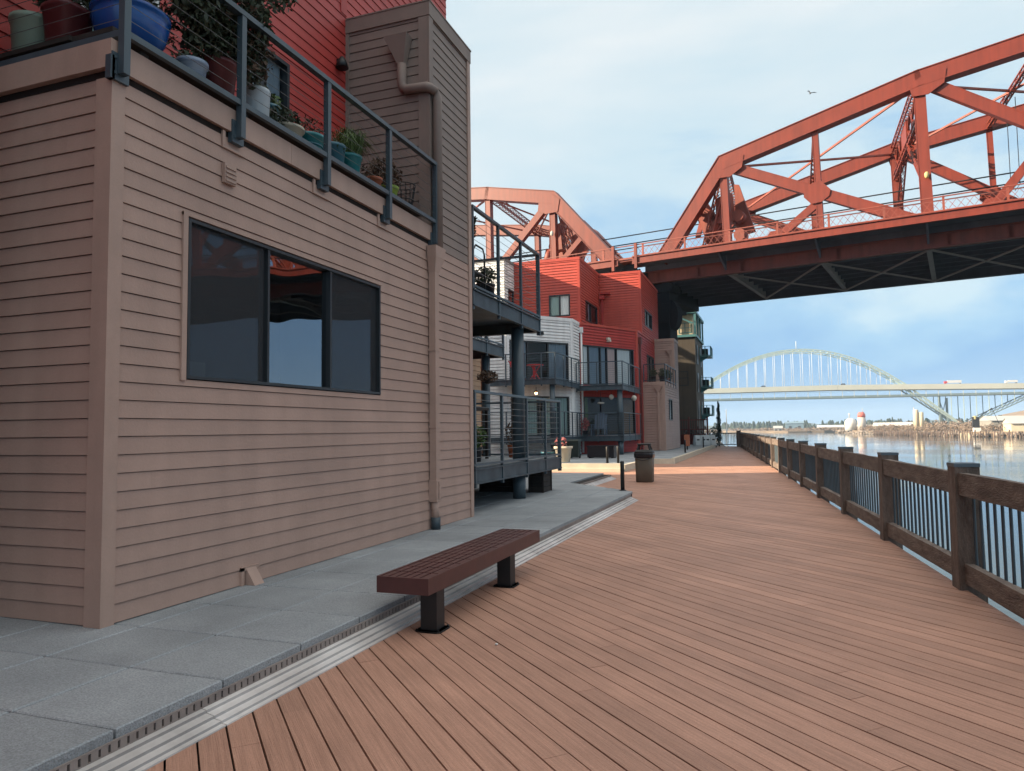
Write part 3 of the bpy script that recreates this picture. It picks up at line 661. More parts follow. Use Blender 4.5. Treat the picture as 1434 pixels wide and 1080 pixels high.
bush(t, (PX-.03, 4.97, 4.92), (.16, .18, .11), 300, .026, 'leaf', base=(PX, 4.98, 4.82))
t = pot('potted_plant', 'white cylindrical pot with dark sprigs next to the second railing post', PX, 5.84, straight(.13, .142, .34, .004), 'ceramic', z=ZL)
bush(t, (PX, 5.86, 5.03), (.15, .15, .10), 260, .026, 'leaf', base=(PX, 5.86, 4.97))
t = pot('potted_plant', 'small blue striped pot set back on the terrace near the red wall', -5.35, 6.62, straight(.13, .15, .22), 'tealpot', z=5.08, band=(.145, .07, .10, 'ceramic'))
bush(t, (-5.35, 6.62, 5.37), (.17, .2, .09), 220, .035, 'leaf2', base=(-5.35, 6.62, 5.28))
tt = thing('plant_stand', 'dark stand carrying the blue striped pot near the red wall', 'plant stand', (-5.35, 6.62, 4.52))
w = MB(); w.box(-5.53, -5.17, 6.44, 6.80, 5.045, 5.079); w.build('shelf', 'darkbox', tt)
for a in (-5.5, -5.2):
    for b in (6.47, 6.77):
        w = MB(); w.box(a-.015, a+.015, b-.015, b+.015, 4.522, 5.044); w.build('leg', 'darkbox', tt)
t = pot('potted_plant', 'cream bowl with a low dark bush on the terrace, left of the turquoise bowl', PX, 6.36, [(.10, 0), (.13, .02), (.165, .12), (.18, .125), (.18, .155)], 'creampot', z=ZL)
bush(t, (PX-.06, 6.30, 4.93), (.24, .30, .15), 900, .03, 'leaf', base=(PX, 6.36, 4.8))
t = pot('potted_plant', 'turquoise ribbed bowl with a sprig of brown stems behind the third railing post', PX, 6.75, [(.115, 0), (.13, .02), (.165, .17), (.18, .175), (.18, .21)], 'turq', band=(.152, .08, .10, 'tealpot'), z=ZL)
bush(t, (PX-.02, 6.78, 4.99), (.17, .20, .2), 260, .026, 'dryleaf', base=(PX, 6.75, 4.85))
t = pot('potted_plant', 'plain teal pot with yellow-green succulents just right of the third railing post', PX, 7.20, straight(.135, .155, .27), 'tealpot', z=ZL)
bush(t, (PX, 7.20, 4.95), (.17, .17, .08), 240, .03, 'leaf2', base=(PX, 7.2, 4.9))
t = pot('potted_plant', 'fluted teal pot with tall spiky green grass', PX, 7.58, straight(.115, .145, .28), 'turq', z=ZL)
w = MB()
for _ in range(620):
    a = R.uniform(0, 2*pi); l = R.uniform(.35, .62); s_ = R.uniform(.1, .95)
    p0 = Vector((PX+R.uniform(-.09, .09), 7.58+R.uniform(-.09, .09), 4.91)); dx = Vector((cos(a), sin(a), 0))
    p1 = p0+dx*l*.35*s_+Vector((0, 0, l*.62)); p2 = p0+dx*l*.85*s_+Vector((0, 0, l*(.95-.85*s_)))
    sd = Vector((-dx.y, dx.x, 0))*.006; tn = R.uniform(-.3, .8)
    w.face([p0-sd, p0+sd, p1+sd*.8, p1-sd*.8], tn); w.face([p1-sd*.8, p1+sd*.8, p2], tn)
w.build('foliage', 'leaf2', t)
t = pot('potted_plant', 'small terracotta pot with dry stems beside the spiky grass', PX+.04, 8.10, straight(.075, .10, .17), 'clay', z=ZL)
bush(t, (PX, 8.12, 4.93), (.16, .2, .16), 200, .028, 'dryleaf', base=(PX+.04, 8.10, 4.8))
t = pot('potted_plant', 'lime green pot with a brown withered bush near the tower', PX, 8.55, straight(.105, .13, .2), 'limepot', z=ZL)
bush(t, (PX-.04, 8.5, 5.06), (.24, .28, .26), 700, .034, 'dryleaf', 14, base=(PX, 8.55, 4.82))
t = thing('wire_basket', 'black round wire basket at the tower end of the terrace', 'wire basket', (PX, 8.98, ZL), 'pots and plants on the foreground terrace')
w = MB()
for k in range(14):
    a = 2*pi*k/14; w.tube([(PX+.11*cos(a), 8.98+.11*sin(a), ZL), (PX+.17*cos(a), 8.98+.17*sin(a), 5.08)], .006, 5)
w.build('wire', 'black', t)
for r_, z in ((.11, ZL+.01), (.14, 4.86), (.17, 5.08)): w = MB(); w.tube([(PX+r_*cos(2*pi*k/16), 8.98+r_*sin(2*pi*k/16), z) for k in range(17)], .008, 5, cap=False); w.build('hoop', 'black', t)
t = pot('flower_pot', 'low black tub beside the wire basket at the terrace end', -5.4, 9.0, straight(.15, .17, .3), 'liner', cat='flower pot', z=4.522)

# furniture and plants on the steel balconies
t = thing('patio_chair', 'black wire patio chair on the upper steel balcony', 'chair', (-4.98, 11.75, 3.95))
w = MB(); w.tube([(-4.86, 11.55, 3.95), (-4.86, 11.5, 4.75), (-4.86, 11.62, 4.86), (-4.86, 11.95, 4.86), (-4.86, 12.03, 4.75), (-4.86, 12.03, 3.95)], .018, 6); w.build('frame', 'black', t)
w = MB(); w.tube([(-5.3, 11.55, 3.95), (-5.3, 11.5, 4.75), (-5.3, 11.62, 4.86), (-5.3, 11.95, 4.86), (-5.3, 12.03, 4.75), (-5.3, 12.03, 3.95)], .018, 6); w.build('frame', 'black', t)
w = MB(); w.box(-5.3, -4.86, 11.54, 12.0, 4.36, 4.40); w.build('seat', 'black', t)
w = MB(); w.box(-5.3, -4.86, 11.50, 11.54, 4.42, 4.98); w.build('backrest', 'black', t)
t = pot('potted_plant', 'dark pot with orange blossoms and green fronds on the upper steel balcony', -4.98, 11.28, straight(.14, .17, .38), 'liner', z=3.95, group='plants on the steel balconies')
bush(t, (-4.95, 11.35, 5.15), (.2, .3, .28), 380, .05, 'leaf', base=(-4.98, 11.28, 4.33)); w = MB(); w.leaves((-4.93, 11.40, 5.05), (.16, .22, .2), 120, .04); w.build('blossom', 'flower', t)
t = pot('potted_plant', 'low black tub with dark foliage beside the patio chair on the upper balcony', -4.98, 12.35, straight(.16, .18, .34), 'liner', z=3.95, group='plants on the steel balconies')
bush(t, (-4.98, 12.35, 4.45), (.2, .25, .2), 260, .05, 'leaf', base=(-4.98, 12.35, 4.28))
t = thing('trellis', 'black crossed trellis standing on the middle steel balcony', 'trellis', (-7.5, 17.0, 3.95))
w = MB()
for k in range(5):
    y = 16.4+.5*k; w.tube([(-7.5, y, 3.96), (-7.5, y+.5, 4.7)], .018, 5); w.tube([(-7.5, y+.5, 3.96), (-7.5, y, 4.7)], .018, 5)
w.build('lattice', 'black', t); w = MB(); w.tube([(-7.5, 16.4, 4.72), (-7.5, 18.9, 4.72)], .02, 6); w.build('rail', 'black', t)
t = thing('plant_rack', 'dark timber rack with vertical slats behind the lower balcony railing', 'rack', (-6.1, 13.9, .92))
w = MB(); w.box(-6.4, -5.95, 13.0, 14.9, 2.0, 2.06); w.build('shelf', 'darkbox', t); w = MB(); w.box(-6.4, -5.95, 13.05, 14.85, 1.3, 1.34); w.build('shelf', 'darkbox', t)
for y in (13.05, 14.85):
    for x in (-6.36, -5.99):
        w = MB(); w.box(x-.03, x+.03, y-.03, y+.03, .92, 1.999); w.build('leg', 'darkbox', t)
w = MB()
for k in range(9): w.box(-6.39, -6.37, 13.2+.2*k, 13.27+.2*k, .95, 1.98)
w.build('slats', 'orangewood', t)
t = pot('potted_plant', 'leafy plant in a black tub in front of the timber rack on the lower balcony', -5.65, 13.35, straight(.13, .15, .3), 'liner', z=.92, group='plants on the steel balconies')
bush(t, (-5.65, 13.35, 1.42), (.24, .28, .26), 420, .05, 'leaf2', base=(-5.65, 13.35, 1.2))
t = pot('potted_plant', 'withered shrub in a clay pot at the far end of the lower balcony', -5.6, 15.6, straight(.13, .16, .3), 'clay', z=.92, group='plants on the steel balconies')
bush(t, (-5.6, 15.6, 1.5), (.22, .24, .3), 240, .05, 'dryleaf', base=(-5.6, 15.6, 1.2))
t = thing('hanging_basket', 'dried plant in a basket hung from the second steel column', 'hanging basket', (-7.3, 18.2, 2.7))
w = MB(); w.lathe([(.05, -.12), (.13, -.05), (.16, .02)], (-7.25, 18.1, 2.95), 14); w.build('basket', 'darkbox', t)
w = MB(); w.leaves((-7.25, 18.1, 3.02), (.28, .34, .16), 260, .06, droop=.4); w.build('foliage', 'dryleaf', t)
w = MB(); w.tube([(-7.25, 18.1, 2.97), (-7.25, 18.1, 3.64)], .006, 5); w.build('hanger', 'black', t)

# ------------------------------------------------------------------ white building
ZP = 0.22
b2 = thing('apartment_building', 'white clapboard building with an angled front, dark sliding doors and stacked corner balconies', 'building', (-9.79, 36.51, ZP))
PB = (-12.32, 33.32); DB = Vector((2.53, 3.19, 0)).normalized(); NB = (DB.y, -DB.x)
w = MB(); EX = .16
w.siding(PB, DB, NB, 4.07, ZP, 7.25, holes=[(0.15, 3.80, 3.99, 6.10), (0.20, 3.80, 1.22, 3.28)], expo=EX, t=.03, gap=.034)
w.siding(PB, (-1, 0), (0, -1), 3.68, ZP, 7.25, expo=EX, t=.03, gap=.034)
w.siding((-9.79, 36.51), (0, 1), (1, 0), 1.42, ZP, 7.25, expo=EX, t=.03, gap=.034)
w.build('lower_wall', 'white', b2)
w = MB(); w.wbox(PB, DB, NB, -.03, 4.10, -.2, .05, 7.25, 7.42); w.box(-16, -12.3, 33.27, 33.5, 7.25, 7.418); w.box(-9.98, -9.74, 36.53, 37.93, 7.25, 7.416)
w.build('parapet_cap', 'white', b2)
w = MB(); w.wbox(PB, DB, NB, 3.93, 4.075, .003, .034, ZP, 7.24); w.box(-9.789, -9.757, 36.51, 36.62, ZP, 7.24); w.wbox(PB, DB, NB, -.002, .12, .003, .033, ZP, 7.24); w.box(-12.44, -12.322, 33.286, 33.318, ZP, 7.24)
w.build('corner_board', 'white', b2)
w = MB(); w.siding((-13.95, 37.5), (0, 1), (1, 0), 9.0, 7.2, 11.15, holes=[(0.55, 3.4, 8.75, 9.65)], expo=EX, t=.03, gap=.034); w.siding((-13.95, 37.5), (-1, 0), (0, -1), 8.0, 7.2, 11.15, expo=EX, t=.03, gap=.034)
w.box(-22, -14.2, 46.3, 46.5, 7.2, 11.15); w.build('upper_wall', 'white', b2)
w = MB(); w.prism([(-16, 33.5), (-12.4, 33.5), (-9.9, 36.6), (-9.9, 46.4), (-16, 46.4)], 7.15, 7.22); w.box(-22, -13.9, 37.45, 46.5, 11.152, 11.32); w.build('roof', 'roof', b2)
w = MB(); w.prism([(-34, 18.4), (-16.01, 24.9), (-16.01, 50), (-34, 50)], 0, 7.9); w.build('rear_wing', 'white', b2)
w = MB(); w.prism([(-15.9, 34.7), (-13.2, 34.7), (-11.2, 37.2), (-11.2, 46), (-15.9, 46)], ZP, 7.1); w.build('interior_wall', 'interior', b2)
window(b2, PB, DB, NB, 0.16, 3.79, 4.0, 6.09, mull=(1.25, 2.50), fw_=.07, curtains=((2.56, 3.72, 'curtain_grey'), (.25, 1.18, 'curtain_grey')))
window(b2, PB, DB, NB, 0.21, 3.79, 1.23, 3.27, mull=(1.9, 2.1), fw_=.07, curtains=((0.3, 1.8, 'curtain_green'), (2.2, 3.72, 'curtain_green'), (.9, 1.3, 'curtain')))
window(b2, (-13.95, 37.5), (0, 1), (1, 0), 0.56, 3.39, 8.76, 9.64, mull=(1.5, 2.45), fw_=.07, curtains=((1.6, 2.4, 'curtain_brown'),))
w = MB(); w.wbox(PB, DB, NB, 1.98, 2.16, .02, .14, 6.50, 6.60); w.wbox(PB, DB, NB, 2.02, 2.12, .03, .22, 6.42, 6.50); w.build('wall_lamp', 'black', b2)
w = MB(); w.tube([(-9.68, 37.98, 6.85), (-9.68, 37.98, .3)], .06, 8); w.box(-9.78, -9.58, 37.90, 38.06, 6.85, 7.15); w.build('downspout', 'white', b2)
CW = (-9.53, 32.27)
fl = lambda: [(-12.9, 32.27), (-9.53, 32.27), (-9.53, 36.8), (-12.33, 33.25), (-12.9, 33.25)]
for z0, z1, cz in ((3.70, 3.97, 1.2), (0.93, 1.2, ZP)):
    balcony(b2, fl(), z0, z1, [((-12.9, 32.25), (-9.51, 32.25), (0, .27, .55, .8, 1)), ((-9.51, 32.25), (-9.51, 36.75), (0, .33, .66, .99))], (-9.72, 32.45), cz, r=.13, railh=1.22)
lm = MB(); lm.lathe([(.03, -.07), (.06, -.03), (.06, .03), (.02, .07)], (-10.9, 33.6, 3.38), 10)
lp = thing('balcony_light', 'small lit orange lamp under the white building balcony', 'lamp', (-10.9, 33.6, 3.4)); lm.build('bulb', 'bulb', lp)
w = MB(); w.tube([(-10.9, 33.6, 3.43), (-10.9, 33.6, 3.69)], .012, 6); w.build('cord', 'black', lp)
w = MB(); w.lathe([(.10, -.01), (.05, .08), (.02, .09)], (-10.9, 33.6, 3.42), 10); w.build('shade', 'black', lp)
# red bistro set
t = thing('bistro_table', 'small round red bistro table on the white building balcony', 'table', (-10.7, 32.9, 3.97))
w = MB(); w.lathe([(.40, .70), (.42, .71), (.42, .735), (.40, .74)], (-10.7, 32.9, 3.97), 20); w.build('tabletop', 'redmetal', t)
for s_ in (-1, 1):
    w = MB(); w.bar((-10.7-.26*s_, 32.8, 3.97), (-10.7+.22*s_, 33.0, 4.67), .045, .045); w.build('leg', 'redmetal', t)
w = MB(); w.bar((-10.75, 32.9, 4.0), (-10.75, 32.9, 4.67), .1, .1); w.build('leg', 'redmetal', t)
t = thing('folding_chair', 'red slatted folding chair facing the bistro table on the white building balcony', 'chair', (-11.55, 32.85, 3.97))
w = MB(); w.box(-11.75, -11.3, 32.65, 33.05, 4.40, 4.44); w.build('seat', 'redmetal', t)
w = MB()
for k in range(3): w.box(-11.98+.04*k, -11.95+.04*k, 32.67, 33.03, 4.85-.11*k, 4.92-.11*k)
w.build('backrest', 'redmetal', t)
for y in (32.66, 33.04):
    w = MB(); w.bar((-11.2, y, 3.97), (-12.0, y, 4.95), .035, .04); w.build('leg', 'redmetal', t)
    w = MB(); w.bar((-11.78, y+.03, 3.97), (-11.3, y+.03, 4.42), .035, .04); w.build('leg', 'redmetal', t)

# ------------------------------------------------------------------ orange red building with the taupe annex
b3 = thing('apartment_building', 'orange red clapboard building with stepped roofline and a taupe annex at its far end', 'building', (-7.38, 42.3, ZP))
PG = (-9.76, 37.91); DG = Vector((2.38, 4.39, 0)).normalized(); NG = (DG.y, -DG.x)
w = MB()
w.siding(PG, DG, NG, 4.99, ZP, 7.3, holes=[(.18, 4.64, 4.0, 6.22), (.22, 4.66, 1.22, 3.36)], expo=EX, t=.03, gap=.034)
w.siding((-7.38, 42.3), (0, 1), (1, 0), 12.0, ZP, 7.3, holes=[(3.38, 6.3, 4.45, 6.3)], expo=EX, t=.03, gap=.034)
w.build('lower_wall', 'red', b3)
w = MB()
w.siding((-7.38, 44.0), (0, 1), (1, 0), 7.0, 7.3, 11.2, holes=[(1.25, 4.2, 8.08, 9.18)], expo=EX, t=.03, gap=.034); w.siding((-7.38, 44.0), (-1, 0), (0, -1), 2.62, 7.25, 11.2, expo=EX, t=.03, gap=.034)
w.siding((-10.0, 39.1), (0, 1), (1, 0), 4.9, 7.25, 11.2, holes=[(1.25, 4.25, 7.88, 9.12)], expo=EX, t=.03, gap=.034)
w.siding((-10.0, 39.1), (-1, 0), (0, -1), 9.0, 7.25, 11.2, holes=[(.57, 1.83, 8.0, 9.27)], expo=EX, t=.03, gap=.034)
w.build('upper_wall', 'orange', b3)
w = MB()
w.box(-7.42, -7.34, 43.96, 51.05, 11.2, 11.36); w.box(-9.97, -7.42, 43.96, 44.1, 11.2, 11.358); w.box(-10.05, -9.96, 39.06, 44.0, 11.2, 11.362); w.box(-19, -10.05, 39.06, 39.2, 11.2, 11.364)
w.wbox(PG, DG, NG, -.02, 5.03, -.12, .05, 7.3, 7.43); w.box(-7.5, -7.335, 42.32, 43.95, 7.3, 7.428); w.build('parapet_cap', 'orange', b3)
w = MB(); w.wbox(PG, DG, NG, 4.84, 5.0, .003, .032, ZP, 7.29); w.box(-7.379, -7.348, 42.32, 42.46, ZP, 7.29); w.box(-7.379, -7.349, 43.97, 44.1, 7.44, 11.19); w.box(-7.5, -7.38, 43.965, 43.998, 7.44, 11.19); w.box(-9.999, -9.97, 39.07, 39.2, 7.44, 11.19); w.box(-10.13, -10.0, 39.066, 39.098, 7.44, 11.19)
w.build('corner_board', 'orange', b3)
w = MB(); w.prism([(-19, 38.2), (-9.8, 38.2), (-7.5, 42.4), (-7.5, 51), (-19, 51)], 7.2, 7.26); w.prism([(-19, 39.2), (-10.1, 39.2), (-10.1, 44.1), (-7.45, 44.1), (-7.45, 51), (-19, 51)], 11.1, 11.18); w.build('roof', 'roof', b3)
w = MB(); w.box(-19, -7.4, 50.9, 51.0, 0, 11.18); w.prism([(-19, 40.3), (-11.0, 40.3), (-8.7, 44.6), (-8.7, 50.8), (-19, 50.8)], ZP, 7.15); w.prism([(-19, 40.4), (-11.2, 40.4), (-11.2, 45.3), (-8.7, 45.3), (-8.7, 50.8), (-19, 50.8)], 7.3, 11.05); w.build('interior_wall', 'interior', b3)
window(b3, PG, DG, NG, .19, 4.63, 4.01, 6.21, mull=(.72, 1.70, 2.25, 3.10), fw_=.07, curtains=((.25, .68, 'curtain'), (.76, 1.66, 'curtain_grey'), (1.74, 2.2, 'curtain_grey'), (2.3, 3.0, 'curtain_pink'), (3.22, 4.35, 'curtain')))
window(b3, PG, DG, NG, .23, 4.65, 1.23, 3.35, mull=(1.7, 3.2), fw_=.07, curtains=((.3, .7, 'leaf2'), (3.7, 4.6, 'curtain_brown')))
window(b3, (-10.0, 39.1), (-1, 0), (0, -1), .58, 1.82, 8.01, 9.26, mull=(1.2,), fw_=.07, curtains=((.64, 1.15, 'curtain'), (1.25, 1.78, 'curtain_green')))
window(b3, (-10.0, 39.1), (0, 1), (1, 0), 1.26, 4.24, 7.89, 9.11, mull=(2.6,), fw_=.08, curtains=((2.2, 2.6, 'curtain_grey'),))
window(b3, (-7.38, 44.0), (0, 1), (1, 0), 1.26, 4.19, 8.09, 9.17, mull=(2.3,), fw_=.08, curtains=((2.0, 3.5, 'curtain'),))
window(b3, (-7.38, 42.3), (0, 1), (1, 0), 3.39, 6.29, 4.46, 6.29, mull=(4.8,), fw_=.08)
w = MB(); w.wbox(PG, DG, NG, 2.2, 2.42, .02, .16, 6.62, 6.74); w.wbox(PG, DG, NG, 2.24, 2.38, .03, .24, 6.5, 6.62); w.build('wall_lamp', 'lampwhite', b3)
w = MB(); w.box(-7.33, -7.21, 42.55, 42.67, .3, 6.6); w.box(-7.36, -7.16, 42.47, 42.75, 6.6, 7.0); w.build('downspout', 'maroon', b3)
w = MB(); w.box(-9.85, -9.72, 43.86, 43.99, 7.5, 9.7); w.box(-9.95, -9.62, 43.75, 43.99, 9.7, 9.95); w.box(-9.9, -9.3, 43.7, 43.99, 10.0, 10.1); w.build('downspout', 'red', b3)
fl2 = [(-9.7, 37.0), (-7.28, 37.0), (-7.28, 42.25), (-9.7, 37.9)]
for z0, z1, cz in ((3.60, 3.88, 1.2), (0.93, 1.2, ZP)):
    balcony(b3, fl2, z0, z1, [((-9.72, 36.98), (-7.26, 36.98), (0, .45, 1)), ((-7.26, 36.98), (-7.26, 42.2), (0, .33, .66, .98))], (-7.45, 37.15), cz, r=.14, railh=1.2)
# taupe annex at the far end
AX, AY = -6.07, 43.9
w = MB(); w.siding((AX, AY), (0, 1), (1, 0), 7.1, ZP, 4.2, holes=[(1.7, 3.45, 2.05, 3.45)], expo=EX, t=.03, gap=.034); w.siding((AX, AY), (-1, 0), (0, -1), 1.3, ZP, 4.2, expo=EX, t=.03, gap=.034)
w.siding((AX, AY+5.1), (0, 1), (1, 0), 2.0, 4.2, 7.45, expo=EX, t=.03, gap=.034); w.siding((AX, AY+5.1), (-1, 0), (0, -1), 1.3, 4.4, 7.45, expo=EX, t=.03, gap=.034); w.box(-7.36, AX, 50.99, 51.06, ZP, 7.5)
w.build('annex_wall', 'taupe', b3)
w = MB(); w.box(-7.36, AX+.05, AY-.05, AY+5.1, 4.2, 4.4); w.box(-7.37, AX+.04, AY+5.05, 51.1, 7.45, 7.63); w.box(AX+.002, AX+.03, AY-.02, AY+.12, ZP, 4.19); w.box(AX-.13, AX+.002, AY-.03, AY-.002, ZP, 4.19); w.box(AX+.002, AX+.03, AY+5.07, AY+5.2, 4.41, 7.44); w.box(AX-.12, AX+.002, AY+5.07, AY+5.099, 4.41, 7.44)
w.build('annex_trim', 'taupe_trim', b3)
window(b3, (AX, AY), (0, 1), (1, 0), 1.71, 3.44, 2.06, 3.44, mull=(2.3,), fw_=.07, curtains=((2.4, 3.3, 'curtain'),))
w = MB(); w.box(AX-.42, AX-.30, AY-.10, AY-.003, .3, 3.75); w.hexa([(AX-.42, AY-.1, 3.75), (AX-.3, AY-.1, 3.75), (AX-.3, AY-.003, 3.75), (AX-.42, AY-.003, 3.75), (AX-.62, AY-.2, 4.1), (AX-.1, AY-.2, 4.1), (AX-.1, AY-.003, 4.1), (AX-.62, AY-.003, 4.1)])
w.box(AX-.30, AX-.2, AY+4.99, AY+5.097, 4.6, 6.5); w.hexa([(AX-.3, AY+5.0, 6.5), (AX-.2, AY+5.0, 6.5), (AX-.2, AY+5.097, 6.5), (AX-.3, AY+5.097, 6.5), (AX-.55, AY+4.9, 6.85), (AX-.12, AY+4.9, 6.85), (AX-.12, AY+5.097, 6.85), (AX-.55, AY+5.097, 6.85)]); w.build('downspout', 'taupe_trim', b3)
w = MB(); wc = MB(); railing(w, (AX+.06, AY), (AX+.06, AY+5.1), 4.4, 1.05, (0, .25, .5, .75, 1), post_drop=.2, cables=7, mb_c=wc); railing(w, (AX+.06, AY), (-7.3, AY), 4.4, 1.05, (0, 1), cables=7, mb_c=wc)
r_ = w.build('railing', 'steel', b3); wc.build('cable_infill', 'cable', r_)
for i, (dx, dy, s_) in enumerate(((-.2, .5, .26), (-.18, 1.5, .34), (-.2, 2.6, .3), (-.2, 3.6, .34), (-.7, .4, .3))):
    lab = ['small dark planter at the near corner of the taupe annex terrace', 'dark shrub in a black pot, second along the taupe annex terrace', 'dark bush in a clay pot, third along the taupe annex terrace', 'dark bush in a black pot near the far end of the taupe annex terrace', 'low dark planter beside the red wall on the taupe annex terrace'][i]
    t = pot('potted_plant', lab, AX+dx, AY+dy, straight(.13, .17, .35), 'clay' if i == 2 else 'liner', z=4.4, group='plants on the annex terrace')
    bush(t, (AX+dx, AY+dy, 4.4+.35+s_*.8), (.24, .3, s_), 160, .07, 'leaf', base=(AX+dx, AY+dy, 4.7))
# things on the red balconies
t = thing('deck_chair', 'slate blue slatted deck chair on the lower red building balcony', 'chair', (-8.65, 37.6, 1.2))
w = MB()
for k in range(5): w.hexa([(-8.98+.13*k, 37.75, 1.62), (-8.87+.13*k, 37.75, 1.62), (-8.87+.13*k, 37.78, 1.62), (-8.98+.13*k, 37.78, 1.62), (-9.02+.145*k, 38.05, 2.35+.05*(2-abs(k-2))), (-8.90+.145*k, 38.05, 2.35+.05*(2-abs(k-2))), (-8.90+.145*k, 38.08, 2.35+.05*(2-abs(k-2))), (-9.02+.145*k, 38.08, 2.35+.05*(2-abs(k-2)))], R.uniform(-.1, .1))
w.build('backrest', 'bluechair', t)
w = MB(); w.box(-8.98, -8.35, 37.25, 37.78, 1.56, 1.60); w.build('seat', 'bluechair', t)
for x in (-9.02, -8.32):
    w = MB(); w.box(x-.05, x+.05, 37.2, 37.85, 1.80, 1.83); w.build('armrest', 'bluechair', t)
    w = MB(); w.box(x-.02, x+.02, 37.22, 37.32, 1.2, 1.8); w.build('leg', 'bluechair', t)
    w = MB(); w.box(x-.02, x+.02, 37.72, 37.82, 1.2, 1.8); w.build('leg', 'bluechair', t)
t = pot('potted_plant', 'plant with dark pink leaves beside the white downspout on the lower red balcony', -9.4, 37.45, straight(.13, .16, .3), 'liner', z=1.2, group='plants on the red balcony')
bush(t, (-9.4, 37.45, 1.85), (.2, .2, .35), 200, .07, 'pinkflower', base=(-9.4, 37.45, 1.5))
t = pot('potted_plant', 'green leafy plant standing left of the slate blue deck chair', -9.15, 38.1, straight(.13, .16, .3), 'liner', z=1.2, group='plants on the red balcony')
bush(t, (-9.15, 38.1, 1.8), (.22, .22, .35), 200, .07, 'leaf', base=(-9.15, 38.1, 1.5))
for nm, lab, x, y, z, s_ in (('lantern', 'pale hanging lantern under the upper red balcony, left of its column', -7.95, 37.4, 3.25, .13), ('lantern', 'pale hanging lantern under the upper red balcony, right of its column', -7.15, 39.6, 3.25, .15), ('lantern', 'flat pale pendant hanging lower above the deck chair', -8.55, 37.5, 2.95, .2)):
    t = thing(nm, lab, 'lantern', (x, y, z), 'lanterns under the red balcony')
    w = MB(); h_ = s_ if s_ < .18 else .05; w.lathe([(s_*.4, -h_), (s_*.9, -h_*.5), (s_, 0), (s_*.9, h_*.5), (s_*.4, h_)], (x, y, z), 14); w.build('shade', 'lampwhite', t)
    w = MB(); w.tube([(x, y, z+h_), (x, y, 3.59)], .012, 5); w.build('cord', 'black', t)
# on the pavement below
t = thing('storage_box', 'low dark navy storage chest on the pavement below the red building', 'chest', (-7.5, 32.9, ZP))
w = MB(); w.box(-8.1, -6.85, 32.5, 33.2, ZP+.04, .74); w.build('body', 'liner', t); w = MB(); w.box(-8.13, -6.82, 32.47, 33.23, .741, .80); w.build('lid', 'liner', t)
for x in (-8.0, -6.95):
    w = MB(); w.box(x-.05, x+.05, 32.55, 33.15, ZP, ZP+.04); w.build('foot', 'black', t)
for i, (x, y, h, lab) in enumerate(((-9.35, 32.2, .92, 'dark green wheeled bin under the white balcony corner'), (-8.75, 32.6, 1.02, 'dark green wheeled bin next to the navy chest'))):
    t = thing('wheeled_bin', lab, 'bin', (x, y, ZP), 'green bins by the white building')
    w = MB(); w.hexa([(x-.22, y-.22, ZP+.05), (x+.22, y-.22, ZP+.05), (x+.22, y+.22, ZP+.05), (x-.22, y+.22, ZP+.05), (x-.28, y-.28, h), (x+.28, y-.28, h), (x+.28, y+.28, h), (x-.28, y+.28, h)]); w.build('body', 'bin', t)
    w = MB(); w.hexa([(x-.3, y-.3, h+.002), (x+.3, y-.3, h+.002), (x+.3, y+.3, h+.002), (x-.3, y+.3, h+.002), (x-.26, y-.24, h+.07), (x+.26, y-.24, h+.07), (x+.26, y+.3, h+.09), (x-.26, y+.3, h+.09)]); w.build('lid', 'bin', t)
    for s_ in (-1, 1):
        w = MB(); w.tube([(x+.2*s_-.03, y+.25, ZP+.1), (x+.2*s_+.03, y+.25, ZP+.1)], .1, 12); w.build('wheel', 'tyre', t)
t = pot('planter', 'square cream stone planter with pinkish twigs by the sunlit step', -7.75, 27.25, [(.20, 0), (.22, .02), (.27, .52), (.31, .53), (.31, .62)], 'concrete', cat='planter', z=.285, sq=1.0, group='planters by the sunlit step')
bush(t, (-7.85, 27.25, 1.05), (.26, .26, .24), 70, .06, 'pinkflower', 9, base=(-7.8, 27.25, .88))
t = pot('planter', 'low blue glazed planter beside the cream stone planter', -8.45, 27.4, straight(.2, .26, .4), 'tealpot', cat='planter', z=.285, group='planters by the sunlit step')

# ------------------------------------------------------------------ benches, bollards, can
t = thing('park_bench', 'backless maroon metal bench with a slotted seat on two black legs', 'bench', (-2.70, 6.3, 0))
w = MB(); xa, xb, ya, yb = -2.92, -2.475, 4.93, 7.68
w.box(xa, xa+.022, ya, yb, .315, .44); w.box(xb-.022, xb, ya, yb, .315, .44); w.box(xa+.022, xb-.022, ya, ya+.02, .315, .439); w.box(xa+.022, xb-.022, yb-.02, yb, .315, .439)
nsl = 6; sp = (xb-xa-.044)/nsl
for k in range(nsl):
    x = xa+.022+sp*k; y = ya+.02
    while y < yb-.03:
        y2 = min(y+.215, yb-.02); w.box(x+.008, x+sp-.008, y+.004, y2-.012, .405, .437); y = y2
    w.box(x-.007, x+.007, ya+.021, yb-.021, .395, .428)
for y in (5.17, 6.0, 6.82): w.box(xa+.023, xb-.023, y-.04, y+.04, .33, .39)
w.build('seat', 'bench', t)
for y in (5.17, 6.83):
    w = MB(); w.box(-2.63, -2.49, y-.07, y+.07, .012, .33); lg = w.build('leg', 'black', t)
    w = MB(); w.lathe([(.115, .001), (.115, .008), (.105, .0105)], (-2.56, y, 0), 24, .9)
    for dx_ in (-.09, .09):
        for dy_ in (-.09, .09): w.lathe([(.011, .0105), (.011, .019), (.006, .022)], (-2.56+dx_, y+dy_, 0), 8); w.build('base_plate', 'black', lg)
t = thing('trash_can', 'brown square trash can with a black liner and a raised hood on the boardwalk', 'trash can', (-3.55, 21.15, 0))
c0 = (-3.55, 21.15, 0)
w = MB(); w.lathe([(.22, .0), (.245, .02), (.262, .80), (.25, .81)], c0, 28, .72); w.build('body', 'canbody', t)
